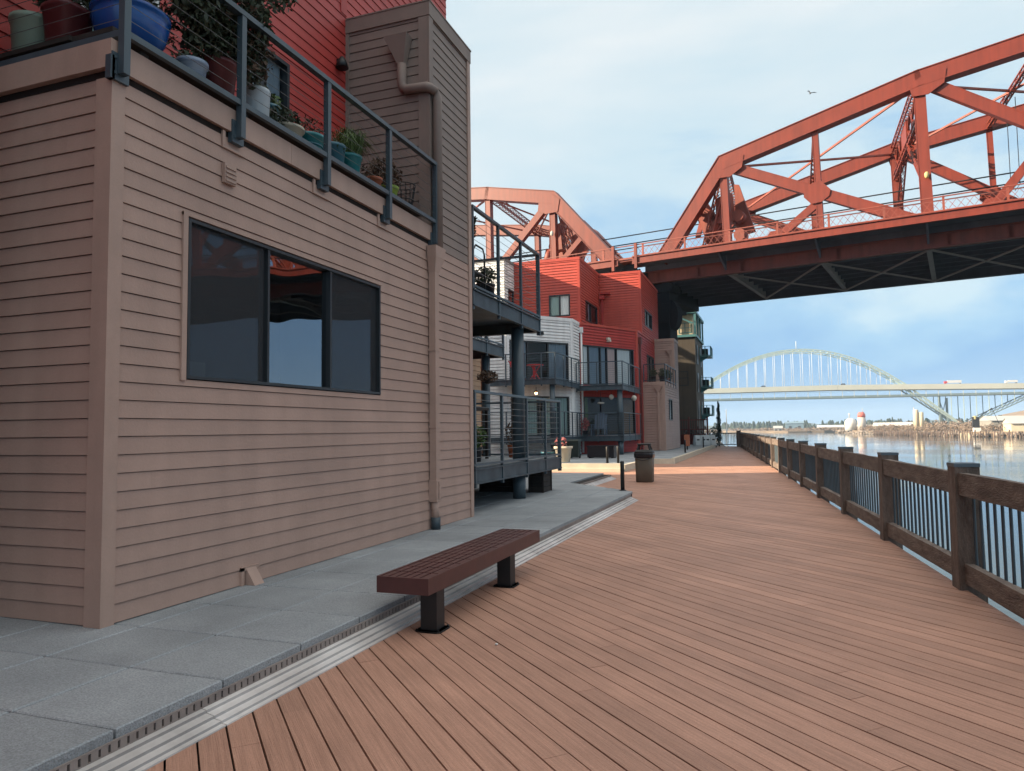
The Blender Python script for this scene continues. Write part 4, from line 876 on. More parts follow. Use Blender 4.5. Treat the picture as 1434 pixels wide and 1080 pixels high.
w = MB(); w.lathe([(.268, .70), (.285, .74), (.285, .80), (.29, .83), (.265, .86), (.22, .86)], c0, 28, .72); w.build('liner', 'liner', t)
w = MB(); w.tube([(c0[0]-.26+.52*k/12, c0[1]-.285, .74-.10*sin(pi*k/12)) for k in range(13)], .012, 6, cap=False); w.build('liner_knot', 'liner', t)
w = MB(); w.lathe([(.285, .845), (.285, .875), (.25, .93), (.235, .935)], c0, 28, .6); w.build('hood', 'black', t)
for sx in (-1, 1):
    for sy in (-1, 1):
        w = MB(); w.bar((c0[0]+.19*sx, c0[1]+.16*sy, .925), (c0[0]+.135*sx, c0[1]+.12*sy, 1.085), .035, .035); w.build('support', 'black', t)
w = MB(); w.lathe([(.20, 1.08), (.21, 1.085), (.205, 1.115), (.19, 1.12)], c0, 24, .6); w.build('lid', 'black', t)
for i, (x, y, z, h, lab) in enumerate(((-3.21, 16.1, .17, .66, 'black steel bollard at the tip of the paved step, nearest of all'), (-5.86, 26.6, .285, .62, 'left one of two black bollards on the sunlit cream step'), (-5.45, 26.6, .285, .64, 'right one of two black bollards on the sunlit cream step'), (-4.5, 40.0, .22, .7, 'black bollard on the pavement kerb beside the taupe annex'), (-4.45, 50.4, .22, .75, 'black bollard on the kerb in front of the white barriers'))):
    t = thing('bollard', lab, 'bollard', (x, y, z), 'black bollards along the pavement edge')
    w = MB(); w.lathe([(.045, 0), (.045, h-.02), (.035, h)], (x, y, z), 14, .4); w.build('shaft', 'black', t); w = MB(); w.lathe([(.075, .0), (.075, .012), (.05, .014)], (x, y, z), 14); w.build('base_plate', 'black', t)
for i, (x, y, lab) in enumerate(((-5.30, 57.3, 'white plastic traffic barrier, left half of the pair closing the walkway'), (-4.62, 57.75, 'white plastic traffic barrier, right half of the pair closing the walkway'))):
    t = thing('traffic_barrier', lab, 'barrier', (x, y, ZP), 'white barriers across the walkway')
    a = Vector((x-.40, y-.22, 0)); b = Vector((x+.40, y+.22, 0)); dv = (b-a).normalized(); nv = (dv.y, -dv.x)
    w = MB()
    q = lambda u, o, z: (a.x+dv.x*u+nv[0]*o, a.y+dv.y*u+nv[1]*o, z)
    for u0, u1 in ((0, .42), (.46, .88)):
        w.hexa([q(u0, .28, ZP), q(u1, .28, ZP), q(u1, -.28, ZP), q(u0, -.28, ZP), q(u0, .28, .45), q(u1, .28, .45), q(u1, -.28, .45), q(u0, -.28, .45)])
        w.hexa([q(u0, .28, .451), q(u1, .28, .451), q(u1, -.28, .451), q(u0, -.28, .451), q(u0+.02, .12, 1.0), q(u1-.02, .12, 1.0), q(u1-.02, -.12, 1.0), q(u0+.02, -.12, 1.0)])
    w.wbox((a.x, a.y), (dv.x, dv.y), nv, .40, .48, -.1, .1, .3, .95)
    bd = w.build('body', 'plastic_white', t)
    w = MB()
    for u in (.21, .67): w.wbox((a.x, a.y), (dv.x, dv.y), nv, u-.10, u+.10, .16, .255, .60, .70)
    w.build('slot', 'black', bd)
t = thing('sign_board', 'small orange brown timber sign post at the foot of the taupe annex', 'sign', (-5.0, 45.6, ZP))
w = MB(); w.box(-5.17, -4.83, 45.57, 45.62, .45, 1.15); w.build('board', 'orangewood', t); w = MB(); w.box(-5.04, -4.96, 45.621, 45.68, ZP, 1.1); w.build('post', 'black', t)
mb = MB(); mb.lathe([(.004, 0), (.011, .004), (.012, .009), (.006, .013)], (-1.93, 4.93, 0.001), 8); tag(mb.build('pebble', 'plastic_white'), 'tiny white pebble lying alone on the boardwalk boards', 'pebble')

# ------------------------------------------------------------------ promenade railing
fr = thing('promenade_railing', 'long weathered timber railing with steel balusters along the river side of the boardwalk', 'railing', (FX(7.95), 7.95, 0))
YS = [7.95+3.05*k for k in range(-4, 18)]
for i, y in enumerate(YS):
    x = FX(y); w = MB(); tl = R.gauss(-.012, .006); tn = R.uniform(-.15, .15)
    P_ = lambda u, o, z: (x+ed.x*u+em.x*o+tl*z, y+ed.y*u+em.y*o, z)
    s_ = .105
    w.hexa([P_(-s_, -s_-.02, -.02), P_(-s_, s_, -.02), P_(s_, s_, -.02), P_(s_, -s_-.02, -.02), P_(-s_, -s_, 1.15), P_(-s_, s_, 1.15), P_(s_, s_, 1.15), P_(s_, -s_, 1.15)], tn)
    w.hexa([P_(-s_, -s_, -.5), P_(-s_, s_, -.5), P_(s_, s_, -.5), P_(s_, -s_, -.5), P_(-s_, -s_, -.021), P_(-s_, s_, -.021), P_(s_, s_, -.021), P_(s_, -s_, -.021)], tn)
    po = w.build('post', 'timber', fr)
    w = MB(); c_ = s_+.005
    w.hexa([P_(-c_, -c_, 1.151), P_(-c_, c_, 1.151), P_(c_, c_, 1.151), P_(c_, -c_, 1.151), P_(-c_, -c_, 1.185), P_(-c_, c_, 1.185), P_(c_, c_, 1.185), P_(c_, -c_, 1.185)]); w.build('post_cap', 'post_cap', po)
for y0, y1 in zip(YS[:-1], YS[1:]):
    Q = lambda y, o, z: (FX(y)+em.x*o, y+em.y*o, z)
    d1 = R.uniform(-.01, .01)
    def plank(name, z0, z1, o0, o1, yA, yB):
        w = MB(); n = 8; ring = []
        for i in range(n+1):
            yy = yA+(yB-yA)*i/n; j = lambda: R.uniform(-.004, .004)
            ring.append([Q(yy, o0+j(), z0+j()), Q(yy, o1+j(), z0+j()), Q(yy, o1+j(), z1+j()), Q(yy, o0+j(), z1+j())])
        for a, b in zip(ring[:-1], ring[1:]):
            for k in range(4): w.face([a[k], b[k], b[(k+1) % 4], a[(k+1) % 4]], 0)
        w.face(ring[0][::-1]); w.face(ring[-1]); w.t = [R.uniform(-.1, .1)]*len(w.t)
        w.build(name, 'rail_timber', fr)
    plank('top_rail', .895+d1, 1.10+d1, -.095, -.02, y0+.09, y1-.11)
    plank('bottom_rail', .065, .25, -.07, .01, y0+.105, y1-.105)
    w = MB(); nb = 17
    for k in range(nb):
        yy = y0+.16+(3.05-.32)*k/(nb-1); w.tube([Q(yy, .012, .19), Q(yy, .012, 1.0)], .0135, 8, cap=False)
    w.build('baluster_panel', 'steel', fr)
er = thing('end_railing', 'dark metal railing closing the far end of the boardwalk', 'railing', (-3.4, 62.6, 0))
w = MB(); w.box(-4.4, -2.7, 62.55, 62.62, 1.05, 1.13); w.build('top_rail', 'steel', er); w = MB(); w.box(-4.4, -2.7, 62.55, 62.62, .12, .19); w.build('bottom_rail', 'steel', er)
w = MB()
for k in range(14): w.box(-4.35+.125*k, -4.32+.125*k, 62.57, 62.60, .19, 1.05)
w.build('baluster_panel', 'steel', er)
w = MB(); w.box(-2.75, -2.42, 60.9, 61.15, 0, 1.3); w.build('post', 'timber', er)
# slim tree and shrubs at the end
t = thing('columnar_tree', 'slim dark columnar evergreen at the far end of the boardwalk', 'tree', (-4.35, 64.5, -.1))
w = MB()
for k in range(30):
    f_ = k/29; w.leaves((-4.35+.03*sin(k), 64.5, .5+3.2*f_), (.22*(1-f_)**.6+.05, .22*(1-f_)**.6+.05, .2), 110, .05, shell=.2)
w.build('crown', 'cypress', t); w = MB(); w.tube([(-4.35, 64.5, -.12), (-4.35, 64.5, 3.4)], [.07, .02], 7); w.build('trunk', 'stem', t)
for i, (x, y, h, lab) in enumerate(((-4.75, 64.0, 1.5, 'dark rounded shrub at the foot of the columnar evergreen'), (-6.0, 64.6, 1.2, 'low dark shrub behind the white barriers'), (-6.9, 65.5, 1.4, 'dark shrub by the maroon iron fence'))):
    t = thing('shrub', lab, 'shrub', (x, y, -.1), 'shrubs at the far end of the walk'); bush(t, (x, y, h*.55), (.6, .6, h*.55), 500, .09, 'cypress', base=(x, y, -.12))

# ------------------------------------------------------------------ red truss bridge
BA = radians(12); bs = Vector((cos(BA), -sin(BA), 0)); bn = Vector((sin(BA), cos(BA), 0))
def BP(s, k, z): v = bs*s+bn*k; return Vector((v.x, v.y, z))
br = thing('truss_bridge', 'large red steel truss bridge crossing the river overhead with a lattice railed footway', 'bridge', tuple(BP(-18, 56, -5.5)))
K1, K2, SK = 50.0, 62.0, -2.1
def member(name, A, B, w_, h_, m='bridge', flange=0.0, ext=0.0):
    A = Vector(A); B = Vector(B); e_ = (B-A).normalized()*ext; A = A-e_; B = B+e_
    w = MB(); w.bar(A, B, w_, h_, upv=bn)
    if flange:
        A = Vector(A); B = Vector(B); d = (B-A).normalized(); sd = d.cross(bn).normalized()
        for s_ in (-1, 1): w.bar(A+sd*s_*(w_/2-.02), B+sd*s_*(w_/2-.02), .05, h_+flange*2, upv=bn)
    return w.build(name, m, br)
def laced(w, A, B, a, b, n, th=.05):
    """box lattice member: four angles with zigzag lacing; a along bridge, b across"""
    A = Vector(A); B = Vector(B); d = (B-A).normalized()
    u = bs if abs(d.dot(bs)) < .9 else Vector((0, 0, 1)); u = (u-d*u.dot(d)).normalized(); v = d.cross(u).normalized()
    cs = [u*a/2*i+v*b/2*j for i, j in ((-1, -1), (1, -1), (1, 1), (-1, 1))]
    for c in cs: w.bar(A+c, B+c, th*1.6, th*1.6, upv=u)
    for k in range(n):
        p = A.lerp(B, k/n); q = A.lerp(B, (k+1)/n)
        for i in range(4):
            c1, c2 = cs[i], cs[(i+1) % 4]
            w.bar(p+c1, q+c2, th*.8, th*.5, upv=u); w.bar(p+c2, q+c1, th*.8, th*.5, upv=u)
def plate(name, pts, k, t_=.06, m='bridge'):
    w = MB(); n = len(pts); f0 = [BP(s, k-t_/2, z) for s, z in pts]; f1 = [BP(s, k+t_/2, z) for s, z in pts]
    w.face(f0[::-1]); w.face(f1)
    for i in range(n): j = (i+1) % n; w.face([f0[i], f0[j], f1[j], f1[i]])
    return w.build(name, m, br)
def truss(k, o, tops, endL, endR, near, detail=True, ns=None):
    """tops: panel points (s,z) every ~12 m with mid verticals"""
    T = lambda s, z: BP(s+o, k, z)
    pts = [endL]+tops+[endR]
    for i, (a, b) in enumerate(zip(pts[:-1], pts[1:])):
        end = i in (0, len(pts)-2)
        member('end_post' if end else 'top_chord', T(*a), T(*b), 1.05 if not end else .98, .7 if not end else .69, flange=.05, ext=.17)
    zb = 14.0
    for i, (s, z) in enumerate(tops):
        member('vertical', T(s, z-.3), T(s+.15, zb-.3), .66 if i else .50, .5, flange=.02)
        plate('gusset_plate', [(s+o-.55, z-.35), (s+o+.1, z), (s+o+1.5, z+.2), (s+o+1.35, z-.65), (s+o+.5, z-1.15), (s+o-.35, z-1.1)], k-.36 if near else k+.36)
    for i, (a, b) in enumerate(zip(tops[:-1], tops[1:])):
        mid = ((a[0]+b[0])/2, (a[1]+b[1])/2); up_ = b[1] >= a[1]
        if not up_: a, b = b, a
        xn = (mid[0], zb+.45*(a[1]-zb) if False else (a[1]-.6+zb+.2)/2-.65)
        sg = 1 if b[0] > a[0] else -1
        member('diagonal', T(a[0]+.7*sg, a[1]-.5), T(b[0]-.5*sg, zb+.1), .68, .45, flange=.02)
        member('vertical', T(mid[0], mid[1]-.3), T(mid[0]+.15, zb-.3), .38, .35, flange=.02)
        member('strut', T(mid[0]-.1*sg, xn[1]-.1), T(mid[0]-2.7*sg, zb+.2), .48, .32)
        xz = a[1]-.5+(zb+.1-a[1]+.5)*((mid[0]-a[0]-.7*sg)/(b[0]-.5*sg-a[0]-.7*sg))
        plate('gusset_plate', [(mid[0]+o-.25, xz+.62), (mid[0]+o+.30, xz+.62), (mid[0]+o+.85, xz-.02), (mid[0]+o+.75, xz-.42), (mid[0]+o+.28, xz-.75), (mid[0]+o-.35, xz-.78), (mid[0]+o-.80, xz-.25), (mid[0]+o-.75, xz+.25)], k-.26 if near else k+.26)
        plate('gusset_plate', [(mid[0]+o-3.6*sg, zb), (mid[0]+o-3.0*sg, zb+.75), (mid[0]+o-2.4*sg, zb+.75), (mid[0]+o-1.6*sg, zb)], k-.2 if near else k+.2)
TOPS = [(-13.3, 20.15), (-1.2, 22.85), (11.0, 24.25), (23.2, 24.25), (35.4, 22.85), (47.5, 20.15)]
TOPL = [(-27.0, 20.2), (-33.2, 21.7), (-45.4, 23.6), (-57.6, 23.9)]
for k, o, near in ((K1, 0, True), (K2, SK, False)):
    truss(k, o, TOPS, (-17.9, 13.9), (52.3, 13.9), near)
    T = lambda s, z: BP(s+o, k, z)
    # left leaf
    pl = [(-21.6, 13.9)]+TOPL
    for i, (a, b) in enumerate(zip(pl[:-1], pl[1:])): member('end_post' if i == 0 else 'top_chord', T(*a), T(*b), 1.05, .7 if i else .69, flange=.05, ext=.17)
    for s, z in TOPL: member('vertical', T(s, z-.3), T(s+.1, 13.7), .5, .45, flange=.02)
    member('diagonal', T(-27.6, 19.6), T(-33.0, 14.5), .55, .45); member('diagonal', T(-45.4, 23.0), T(-33.6, 14.4), .55, .45); member('diagonal', T(-24.4, 16.6), T(-27.0, 14.2), .4, .4)
    plate('gusset_plate', [(-28.1+o, 20.0), (-27.0+o, 20.5), (-26.2+o, 19.9), (-26.4+o, 18.9), (-27.5+o, 18.9), (-28.2+o, 19.3)], k-.36 if near else k+.36)
    plate('gusset_plate', [(-34.2+o, 14.0), (-33.6+o, 15.3), (-32.7+o, 15.3), (-32.0+o, 14.0)], k-.3 if near else k+.3)
# portals, sway frames, top laterals
for s, z in TOPS[:4]+TOPL[:3]:
    w = MB(); laced(w, BP(s, K1+.3, z-.1), BP(s+SK, K2-.3, z-.1), .5, .55, 16, .05); w.build('top_strut', 'bridge', br)
for s, z in (TOPS[1], TOPS[3]):
    w = MB(); laced(w, BP(s, K1+.3, z-2.2), BP(s+SK, K2-.3, z-2.2), .3, .4, 14, .06)
    for i in range(6):
        a, b = i/6, (i+1)/6
        A = lambda t_, zz: BP(s+SK*t_, K1+.3+(K2-K1-.6)*t_, zz)
        w.bar(A(a, z-.3), A(b, z-2.1), .12, .1); w.bar(A(a, z-2.1), A(b, z-.3), .12, .1)
    laced(w, BP(s+.1, K1+.4, 16.6), BP(s+SK*.38, K1+4.6, z-2.4), .3, .35, 9, .06); laced(w, BP(s+SK, K2-.4, 16.6), BP(s+SK*.62, K2-4.6, z-2.4), .3, .35, 9, .06)
    w.bar(BP(s+SK*.42, K1+5, z-1.2), BP(s+SK*.62, K1+7.5, z-1.2), .25, 1.6); w.build('sway_frame', 'bridge', br)
for s, z, e in ((-13.3, 20.15, -15.4), (-27.0, 20.2, -24.6)):
    w = MB(); laced(w, BP(e, K1+.3, 17.6), BP(e+SK, K2-.3, 17.6), .3, .8, 12, .07)
    for t0, t1 in ((.03, .3), (.97, .7)):
        A = lambda t_, zz: BP(e+SK*t_, K1+.3+(K2-K1-.6)*t_, zz); w.bar(A(t0, 15.4), A(t1, 17.4), .35, .2)
    w.build('portal_frame', 'bridge_dark', br)
    w = MB(); w.hexa([BP(s-.9, K1+.9, 16.2), BP(s+.3, K1+.9, 16.2), BP(s+.3, K1+1.8, 16.2), BP(s-.9, K1+1.8, 16.2), BP(s-.9, K1+.9, 18.0), BP(s+.1, K1+.9, 18.4), BP(s+.1, K1+1.8, 18.4), BP(s-.9, K1+1.8, 18.0)])
    w.tube([BP(s-1.3, K1+1.2, 15.2), BP(s-1.0, K1+1.2, 16.4)], .35, 10); w.build('machinery_box', 'bridge_dark', br)
    d_ = 1 if s > -20 else -1
    plate('link_plate', [(s-2.5*d_, 17.6), (s-1.7*d_, 18.1), (s-.7*d_, 16.4), (s-.3*d_, 14.2), (s-1.5*d_, 14.2), (s-2.1*d_, 16.2)][::d_], K1+1.6, .5, 'bridge_dark')
    plate('knee_plate', [(s+.1*d_, 19.3), (s+.45*d_, 19.2), (s+1.5*d_, 15.6), (s+.2*d_, 15.4)][::-d_], K1+2.4, .25, 'bridge_dark')
    for q in ((-1.6, 16.9), (-.9, 15.4), (.6, 16.6), (.7, 15.2)):
        w = MB(); w.tube([BP(s+q[0]*d_, K1+1.0, q[1]), BP(s+q[0]*d_, K1+1.9, q[1])], .42, 14); w.build('gear_wheel', 'bridge_dark', br)
    w = MB()
    for i in range(5): w.bar(BP(s+(-2.3+.5*i)*d_, K1+1.1, 14.3+.5*i), BP(s+(-.2+.1*i)*d_, K1+1.1, 17.9-.2*i), .09, .09, upv=bn)
    laced(w, BP(s-1.7*d_, K1+.9, 14.2), BP(s-.4*d_, K1+.9, 19.0), .5, .5, 8, .06); w.build('machinery_frame', 'bridge_dark', br)
for a, b in zip(TOPS[:4], TOPS[1:5]):
    m_ = ((a[0]+b[0])/2, (a[1]+b[1])/2)
    for p, q in (((a[0], K1, a[1]-.3), (b[0]+SK, K2, b[1]-.3)), ((b[0], K1, b[1]-.3), (a[0]+SK, K2, a[1]-.3))):
        member('lateral_brace', BP(*p), BP(*q), .13, .13, 'bridge_dark')
    w = MB(); laced(w, BP(m_[0], K1+.2, m_[1]-.3), BP(m_[0]+SK, K2-.2, m_[1]-.3), .25, .3, 12, .05); w.build('top_strut', 'bridge', br)
for a, b in zip(TOPL[:2], TOPL[1:3]):
    for p, q in (((a[0], K1, a[1]-.3), (b[0]+SK, K2, b[1]-.3)), ((b[0], K1, b[1]-.3), (a[0]+SK, K2, a[1]-.3))): member('lateral_brace', BP(*p), BP(*q), .13, .13, 'bridge_dark')
# deck, girders, footways
for a, b in ((-19.3, 150.0), (-90.0, -20.4)):
    w = MB(); w.bar(BP(a, 56, 13.36), BP(b, 56, 13.36), 11.4, .46); w.build('deck_slab', 'under', br)
    for k, o in ((K1, 0), (K2, 0)):
        w = MB(); w.bar(BP(a, k, 12.68), BP(b, k, 12.68), .10, .86)
        for z in (12.27, 13.1): w.bar(BP(a, k, z), BP(b, k, z), .42, .06)
        s = math.ceil(a/3.05)*3.05
        while s < b: w.bar(BP(s, k, 12.3), BP(s, k, 13.07), .10, .24, upv=bs); s += 3.05
        w.build('girder', 'bridge_dark' if k == K1 else 'under', br)
        w = MB(); kq = k+(.12 if k == K1 else -.12); w.bar(BP(a, kq, 13.36), BP(b, kq, 13.36), .3, .455); w.build('deck_edge', 'under', br)
    for kk, sg in ((48.75, -1), (63.25, 1)):
        w = MB(); w.bar(BP(a, kk, 13.62), BP(b, kk, 13.62), 2.45, .12); w.build('footway', 'under', br)
        w = MB(); kf = kk+sg*1.26; w.bar(BP(a, kf, 13.53), BP(b, kf, 13.53), .06, .46); w.bar(BP(a, kf, 13.30), BP(b, kf, 13.30), .22, .05); w.bar(BP(a, kf, 13.78), BP(b, kf, 13.78), .24, .05); w.build('footway_fascia', 'bridge', br)
        # lattice railing
        w = MB(); z0, z1 = 13.86, 14.66
        w.bar(BP(a, kf, z1), BP(b, kf, z1), .07, .06); w.bar(BP(a, kf, z1-.22), BP(b, kf, z1-.22), .03, .03); w.bar(BP(a, kf, z0), BP(b, kf, z0), .05, .05)
        s = a; lim = min(b, 60) if b > 0 else b; st = max(a, -60)
        s = st
        while s < lim-.3:
            w.bar(BP(s, kf, z0), BP(s+.42, kf, z1-.22), .022, .012, upv=bn); w.bar(BP(s+.42, kf, z0), BP(s, kf, z1-.22), .022, .012, upv=bn); s += .42 if sg < 0 else .84
        s = math.ceil(st/3.05)*3.05-.2
        while s < lim: w.bar(BP(s, kf-.04*sg, 13.25), BP(s, kf-.04*sg, z1+.05), .09, .12, upv=bs); s += 3.05
        w.build('footway_railing', 'bridge_dark', br)
s = -18.9
FB = [-13.3+6.1*i for i in range(-6, 14) if abs(-13.3+6.1*i+20) > 1.2]
for s in FB:
    w = MB(); w.bar(BP(s, K1+.25, 12.72), BP(s, K2-.25, 12.72), .08, .72)
    w.bar(BP(s, K1+.25, 12.36), BP(s, K2-.25, 12.36), .30, .05); w.build('floor_beam', 'brace', br)
    for kk, k0, sg in ((47.6, 49.75, 1), (64.4, 62.25, -1)):
        w = MB(); A, B, C_ = BP(s, kk, 13.5), BP(s, k0, 13.5), BP(s, k0, 12.5); o_ = bs*.06
        w.face([A-o_, B-o_, C_-o_]); w.face([C_+o_, B+o_, A+o_]); w.face([A-o_, C_-o_, C_+o_, A+o_]); w.build('footway_bracket', 'under', br)
for a, b in zip(FB[:-1], FB[1:]):
    if b-a > 7: continue
    member('cross_brace', BP(a, K1+.3, 12.28), BP(b, K2-.3, 12.28), .10, .12, 'brace'); member('cross_brace', BP(b, K1+.3, 12.26), BP(a, K2-.3, 12.26), .10, .12, 'brace')
for j in range(7):
    w = MB(); k = 51.4+1.55*j; w.bar(BP(-19.2, k, 12.95), BP(150, k, 12.95), .08, .35); w.bar(BP(-19.2, k, 12.77), BP(150, k, 12.77), .2, .03); w.build('stringer', 'under', br)
for k, z in ((56.0, 17.9), (56.0, 17.2), (60.0, 17.9)):
    w = MB(); w.tube([BP(-90, k, z), BP(150, k, z-.15)], .05, 5, cap=False); w.build('tram_wire', 'pier', br)
w = MB(); w.lathe([(.06, 0), (.12, .08), (.13, .3), (.05, .4)], tuple(BP(-1.0, K1-.45, 16.5)), 12); w.build('signal_lamp', 'yellow', br)
w = MB(); w.lathe([(.06, 0), (.12, .08), (.13, .3), (.05, .4)], tuple(BP(-26.9, K1-.45, 17.0)), 12); w.build('signal_lamp', 'lampwhite', br)
for s, z in ((3.6, 23.2), (4.1, 23.2)):
    w = MB(); w.tube([BP(s, 57, z), BP(s, 57, 17.3), BP(s-.3, 57, 16.9)], .025, 5); w.build('hanger_cable', 'pier', br)
# bascule joint: rounded recess between the two leaves, pier below it
w = MB(); w.bar(BP(-20.6, 56, 12.5), BP(-19.1, 56, 12.5), 12.4, 1.3); w.build('joint_box', 'pier', br)
w = MB(); w.bar(BP(-20.5, 48.75, 13.62), BP(-19.2, 48.75, 13.62), 2.4, .11); w.bar(BP(-20.5, 47.5, 13.74), BP(-19.2, 47.5, 13.74), .1, .12); w.build('joint_plate', 'bridge_dark', br)
w = MB(); w.bar(BP(-20.7, 47.49, 14.66), BP(-19.0, 47.49, 14.66), .07, .06); w.bar(BP(-20.7, 47.49, 14.2), BP(-19.0, 47.49, 14.2), .05, .05); w.build('joint_rail', 'bridge_dark', br)
plate('joint_arch', [(-20.7, 12.6), (-20.7, 13.1)]+[(-19.9+.62*cos(pi-pi*i/10), 12.95+.55*sin(pi*i/10)) for i in range(11)]+[(-19.1, 13.1), (-19.1, 12.6)], 48.4, .3, 'pier')
for s in (-20.75, -19.0):
    w = MB(); w.bar(BP(s, 47.42, 12.95), BP(s, 47.42, 14.75), .14, .2, upv=bs); w.build('joint_post', 'bridge', br)
pr = thing('bridge_pier', 'dark riveted steel pier carrying the red truss bridge beside the taupe annex', 'bridge pier', tuple(BP(-18, 55, 0)))
for k, sc in ((51.2, -18.45), (60.8, -23.2)):
    w = MB(); w.bar(BP(sc, k, -5.4), BP(sc, k, 12.2), 1.6, 1.5, upv=bn)
    for z in [1+1.4*i for i in range(8)]: w.bar(BP(sc-.78, k-.78, z), BP(sc+.78, k-.78, z), .12, .08, upv=bn)
    for s in (sc-.7, sc+.7): w.bar(BP(s, k-.78, -5), BP(s, k-.78, 12.2), .22, .1, upv=bn)
    w.build('column', 'pier', pr)
w = MB()
for z in (3.0, 7.5):
    w.bar(BP(-17.9, 51.8, z), BP(-22.5, 60.2, z+4), .4, .4); w.bar(BP(-22.5, 60.2, z), BP(-17.9, 51.8, z+4), .4, .4)
w.build('cross_brace', 'pier', pr)
w = MB(); w.bar(BP(-22.5, 56, 11.9), BP(-20.2, 56, 11.9), 12.2, .6); w.bar(BP(-19.3, 51.2, 11.9), BP(-17.4, 51.2, 11.9), 2, .6); w.build('cap_beam', 'pier', pr)
w = MB(); w.prism([(-24, 51.1), (-9.0, 51.1), (-9.0, 58), (-24, 58)], -.1, 11.9); w.build('added_shade_wall', 'pier', pr)  # block added behind the red building to keep sun off the pier column
w = MB()
for i in range(9):
    a0, a1 = -pi/2+pi*i/9, -pi/2+pi*(i+1)/9; c_, z_, r_ = -17.7, 9.9, .6
    w.hexa([BP(c_, 50.6, z_), BP(c_+r_*cos(a0), 50.6, z_+1.1*sin(a0)), BP(c_+r_*cos(a1), 50.6, z_+1.1*sin(a1)), BP(c_, 50.6, z_+.05), BP(c_, 51.6, z_), BP(c_+r_*cos(a0), 51.6, z_+1.1*sin(a0)), BP(c_+r_*cos(a1), 51.6, z_+1.1*sin(a1)), BP(c_, 51.6, z_+.05)])
w.build('rocker_segment', 'pier', pr)
for s0 in (56.0, 100.0):
    p2 = thing('bridge_pier', 'concrete river pier under the %s part of the red truss bridge' % ('middle' if s0 < 60 else 'outer'), 'bridge pier', tuple(BP(s0, 56, -6)))
    w = MB(); w.bar(BP(s0, 48, -6), BP(s0, 48, 12.2), 3, 3, upv=bn); w.build('column', 'concrete', p2); w = MB(); w.bar(BP(s0, 64, -6), BP(s0, 64, 12.2), 3, 3, upv=bn); w.build('column', 'concrete', p2); w = MB(); w.bar(BP(s0, 46, 11.2), BP(s0, 66, 11.2), 3.4, 2.0); w.build('cap_beam', 'concrete', p2)

# ------------------------------------------------------------------ olive apartment block beyond the bridge
tb = thing('apartment_building', 'tall olive stucco block with a teal framed top floor beyond the bridge', 'building', (-7.1, 75, -.1))
w = MB(); w.prism([(-14, 75), (-7.15, 75), (-7.1, 83), (-14, 83)], 1.7, 10.9); w.build('wall', 'olive', tb)
w = MB(); w.prism([(-14.2, 74.9), (-7.05, 74.9), (-7.0, 83.1), (-14.2, 83.1)], 1.45, 1.72); w.prism([(-14, 75.05), (-7.2, 75.05), (-7.15, 83), (-14, 83)], -.3, 1.449); w.build('base', 'olive', tb)
w = MB(); w.prism([(-14, 75.3), (-7.4, 75.3), (-7.35, 82.8), (-14, 82.8)], 11.2, 13.3); w.build('top_storey_wall', 'beige', tb)
w = MB(); w.prism([(-14.1, 74.8), (-6.98, 74.8), (-6.95, 83.2), (-14.1, 83.2)], 10.9, 11.15); w.prism([(-14.3, 74.7), (-6.95, 74.7), (-6.9, 83.3), (-14.3, 83.3)], 13.35, 13.6)
for x in (-7.1, -9.2, -11.5): w.box(x-.11, x+.11, 74.8, 75.0, 11.2, 13.3)
for y in (77.5, 80.2, 83): w.box(-7.15, -6.98, y-.1, y+.1, 11.15, 13.35)
w.bar((-9.1, 74.85, 13.2), (-7.3, 74.85, 12.3), .12, .16); w.build('roof_frame', 'teal', tb)
window(tb, (-14, 75.3), (1, 0), (0, -1), 5.2, 6.5, 11.35, 12.45, mull=(5.85,), rails=(11.9,), fr='teal', fw_=.08)
window(tb, (-14, 75.0), (1, 0), (0, -1), 4.95, 6.1, 5.9, 7.4, mull=(), rails=(6.7,), fw_=.1)
for i, (y, z) in enumerate(((79.3, 9.2), (79.3, 5.85), (79.3, 2.85))):
    x = -7.1
    w = MB(); w.box(x, x+1.15, y, y+2.6, z, z+.16); w.hexa([(x, y+.2, z-.5), (x+.1, y+.2, z-.5), (x+.1, y+.4, z-.5), (x, y+.4, z-.5), (x, y+.2, z-.001), (x+.9, y+.2, z-.001), (x+.9, y+.4, z-.001), (x, y+.4, z-.001)])
    bl = w.build('balcony', 'teal', tb)
    w = MB(); railing(w, (x, y+.03), (x+1.13, y+.03), z+.16, .95, (0, .5, 1), cables=5, w=.08); railing(w, (x+1.12, y+.03), (x+1.12, y+2.6), z+.16, .95, (0, .5, 1), cables=5, w=.08); w.build('railing', 'teal', bl)
    w = MB(); w.box(x+.15, x+.8, y+.3, y+1.2, z+.17, z+.9); w.build('planter', 'pier', bl)
w = MB()
for y in (76.0, 79.8):
    for z in (2.4, 5.3, 8.2): w.box(-7.16, -7.08, y, y+1.4, z, z+2.0)
w.build('window', 'frame', tb)
mf = thing('iron_fence', 'maroon iron fence in front of the olive block beyond the bridge', 'fence', (-7.3, 60, ZP))
w = MB()
for k in range(24): x = -9.6+.19*k; w.box(x-.025, x+.025, 61.97, 62.03, ZP, 2.3)
w.build('picket_panel', 'maroon', mf)
for z in (.5, 1.4, 2.2):
    w = MB(); w.box(-9.7, -5.1, 61.95, 62.05, z, z+.09); w.build('rail', 'maroon', mf)
for x in (-9.7, -8.1, -6.6, -5.1):
    w = MB(); w.box(x-.07, x+.07, 61.93, 62.07, -.12, 2.5); w.build('post', 'maroon', mf)
w = MB(); w.box(-9.6, -5.3, 62.3, 62.5, -.12, 1.05); tag(w.build('garden_wall', 'maroon'), 'low dark red wall behind the maroon iron fence', 'wall')
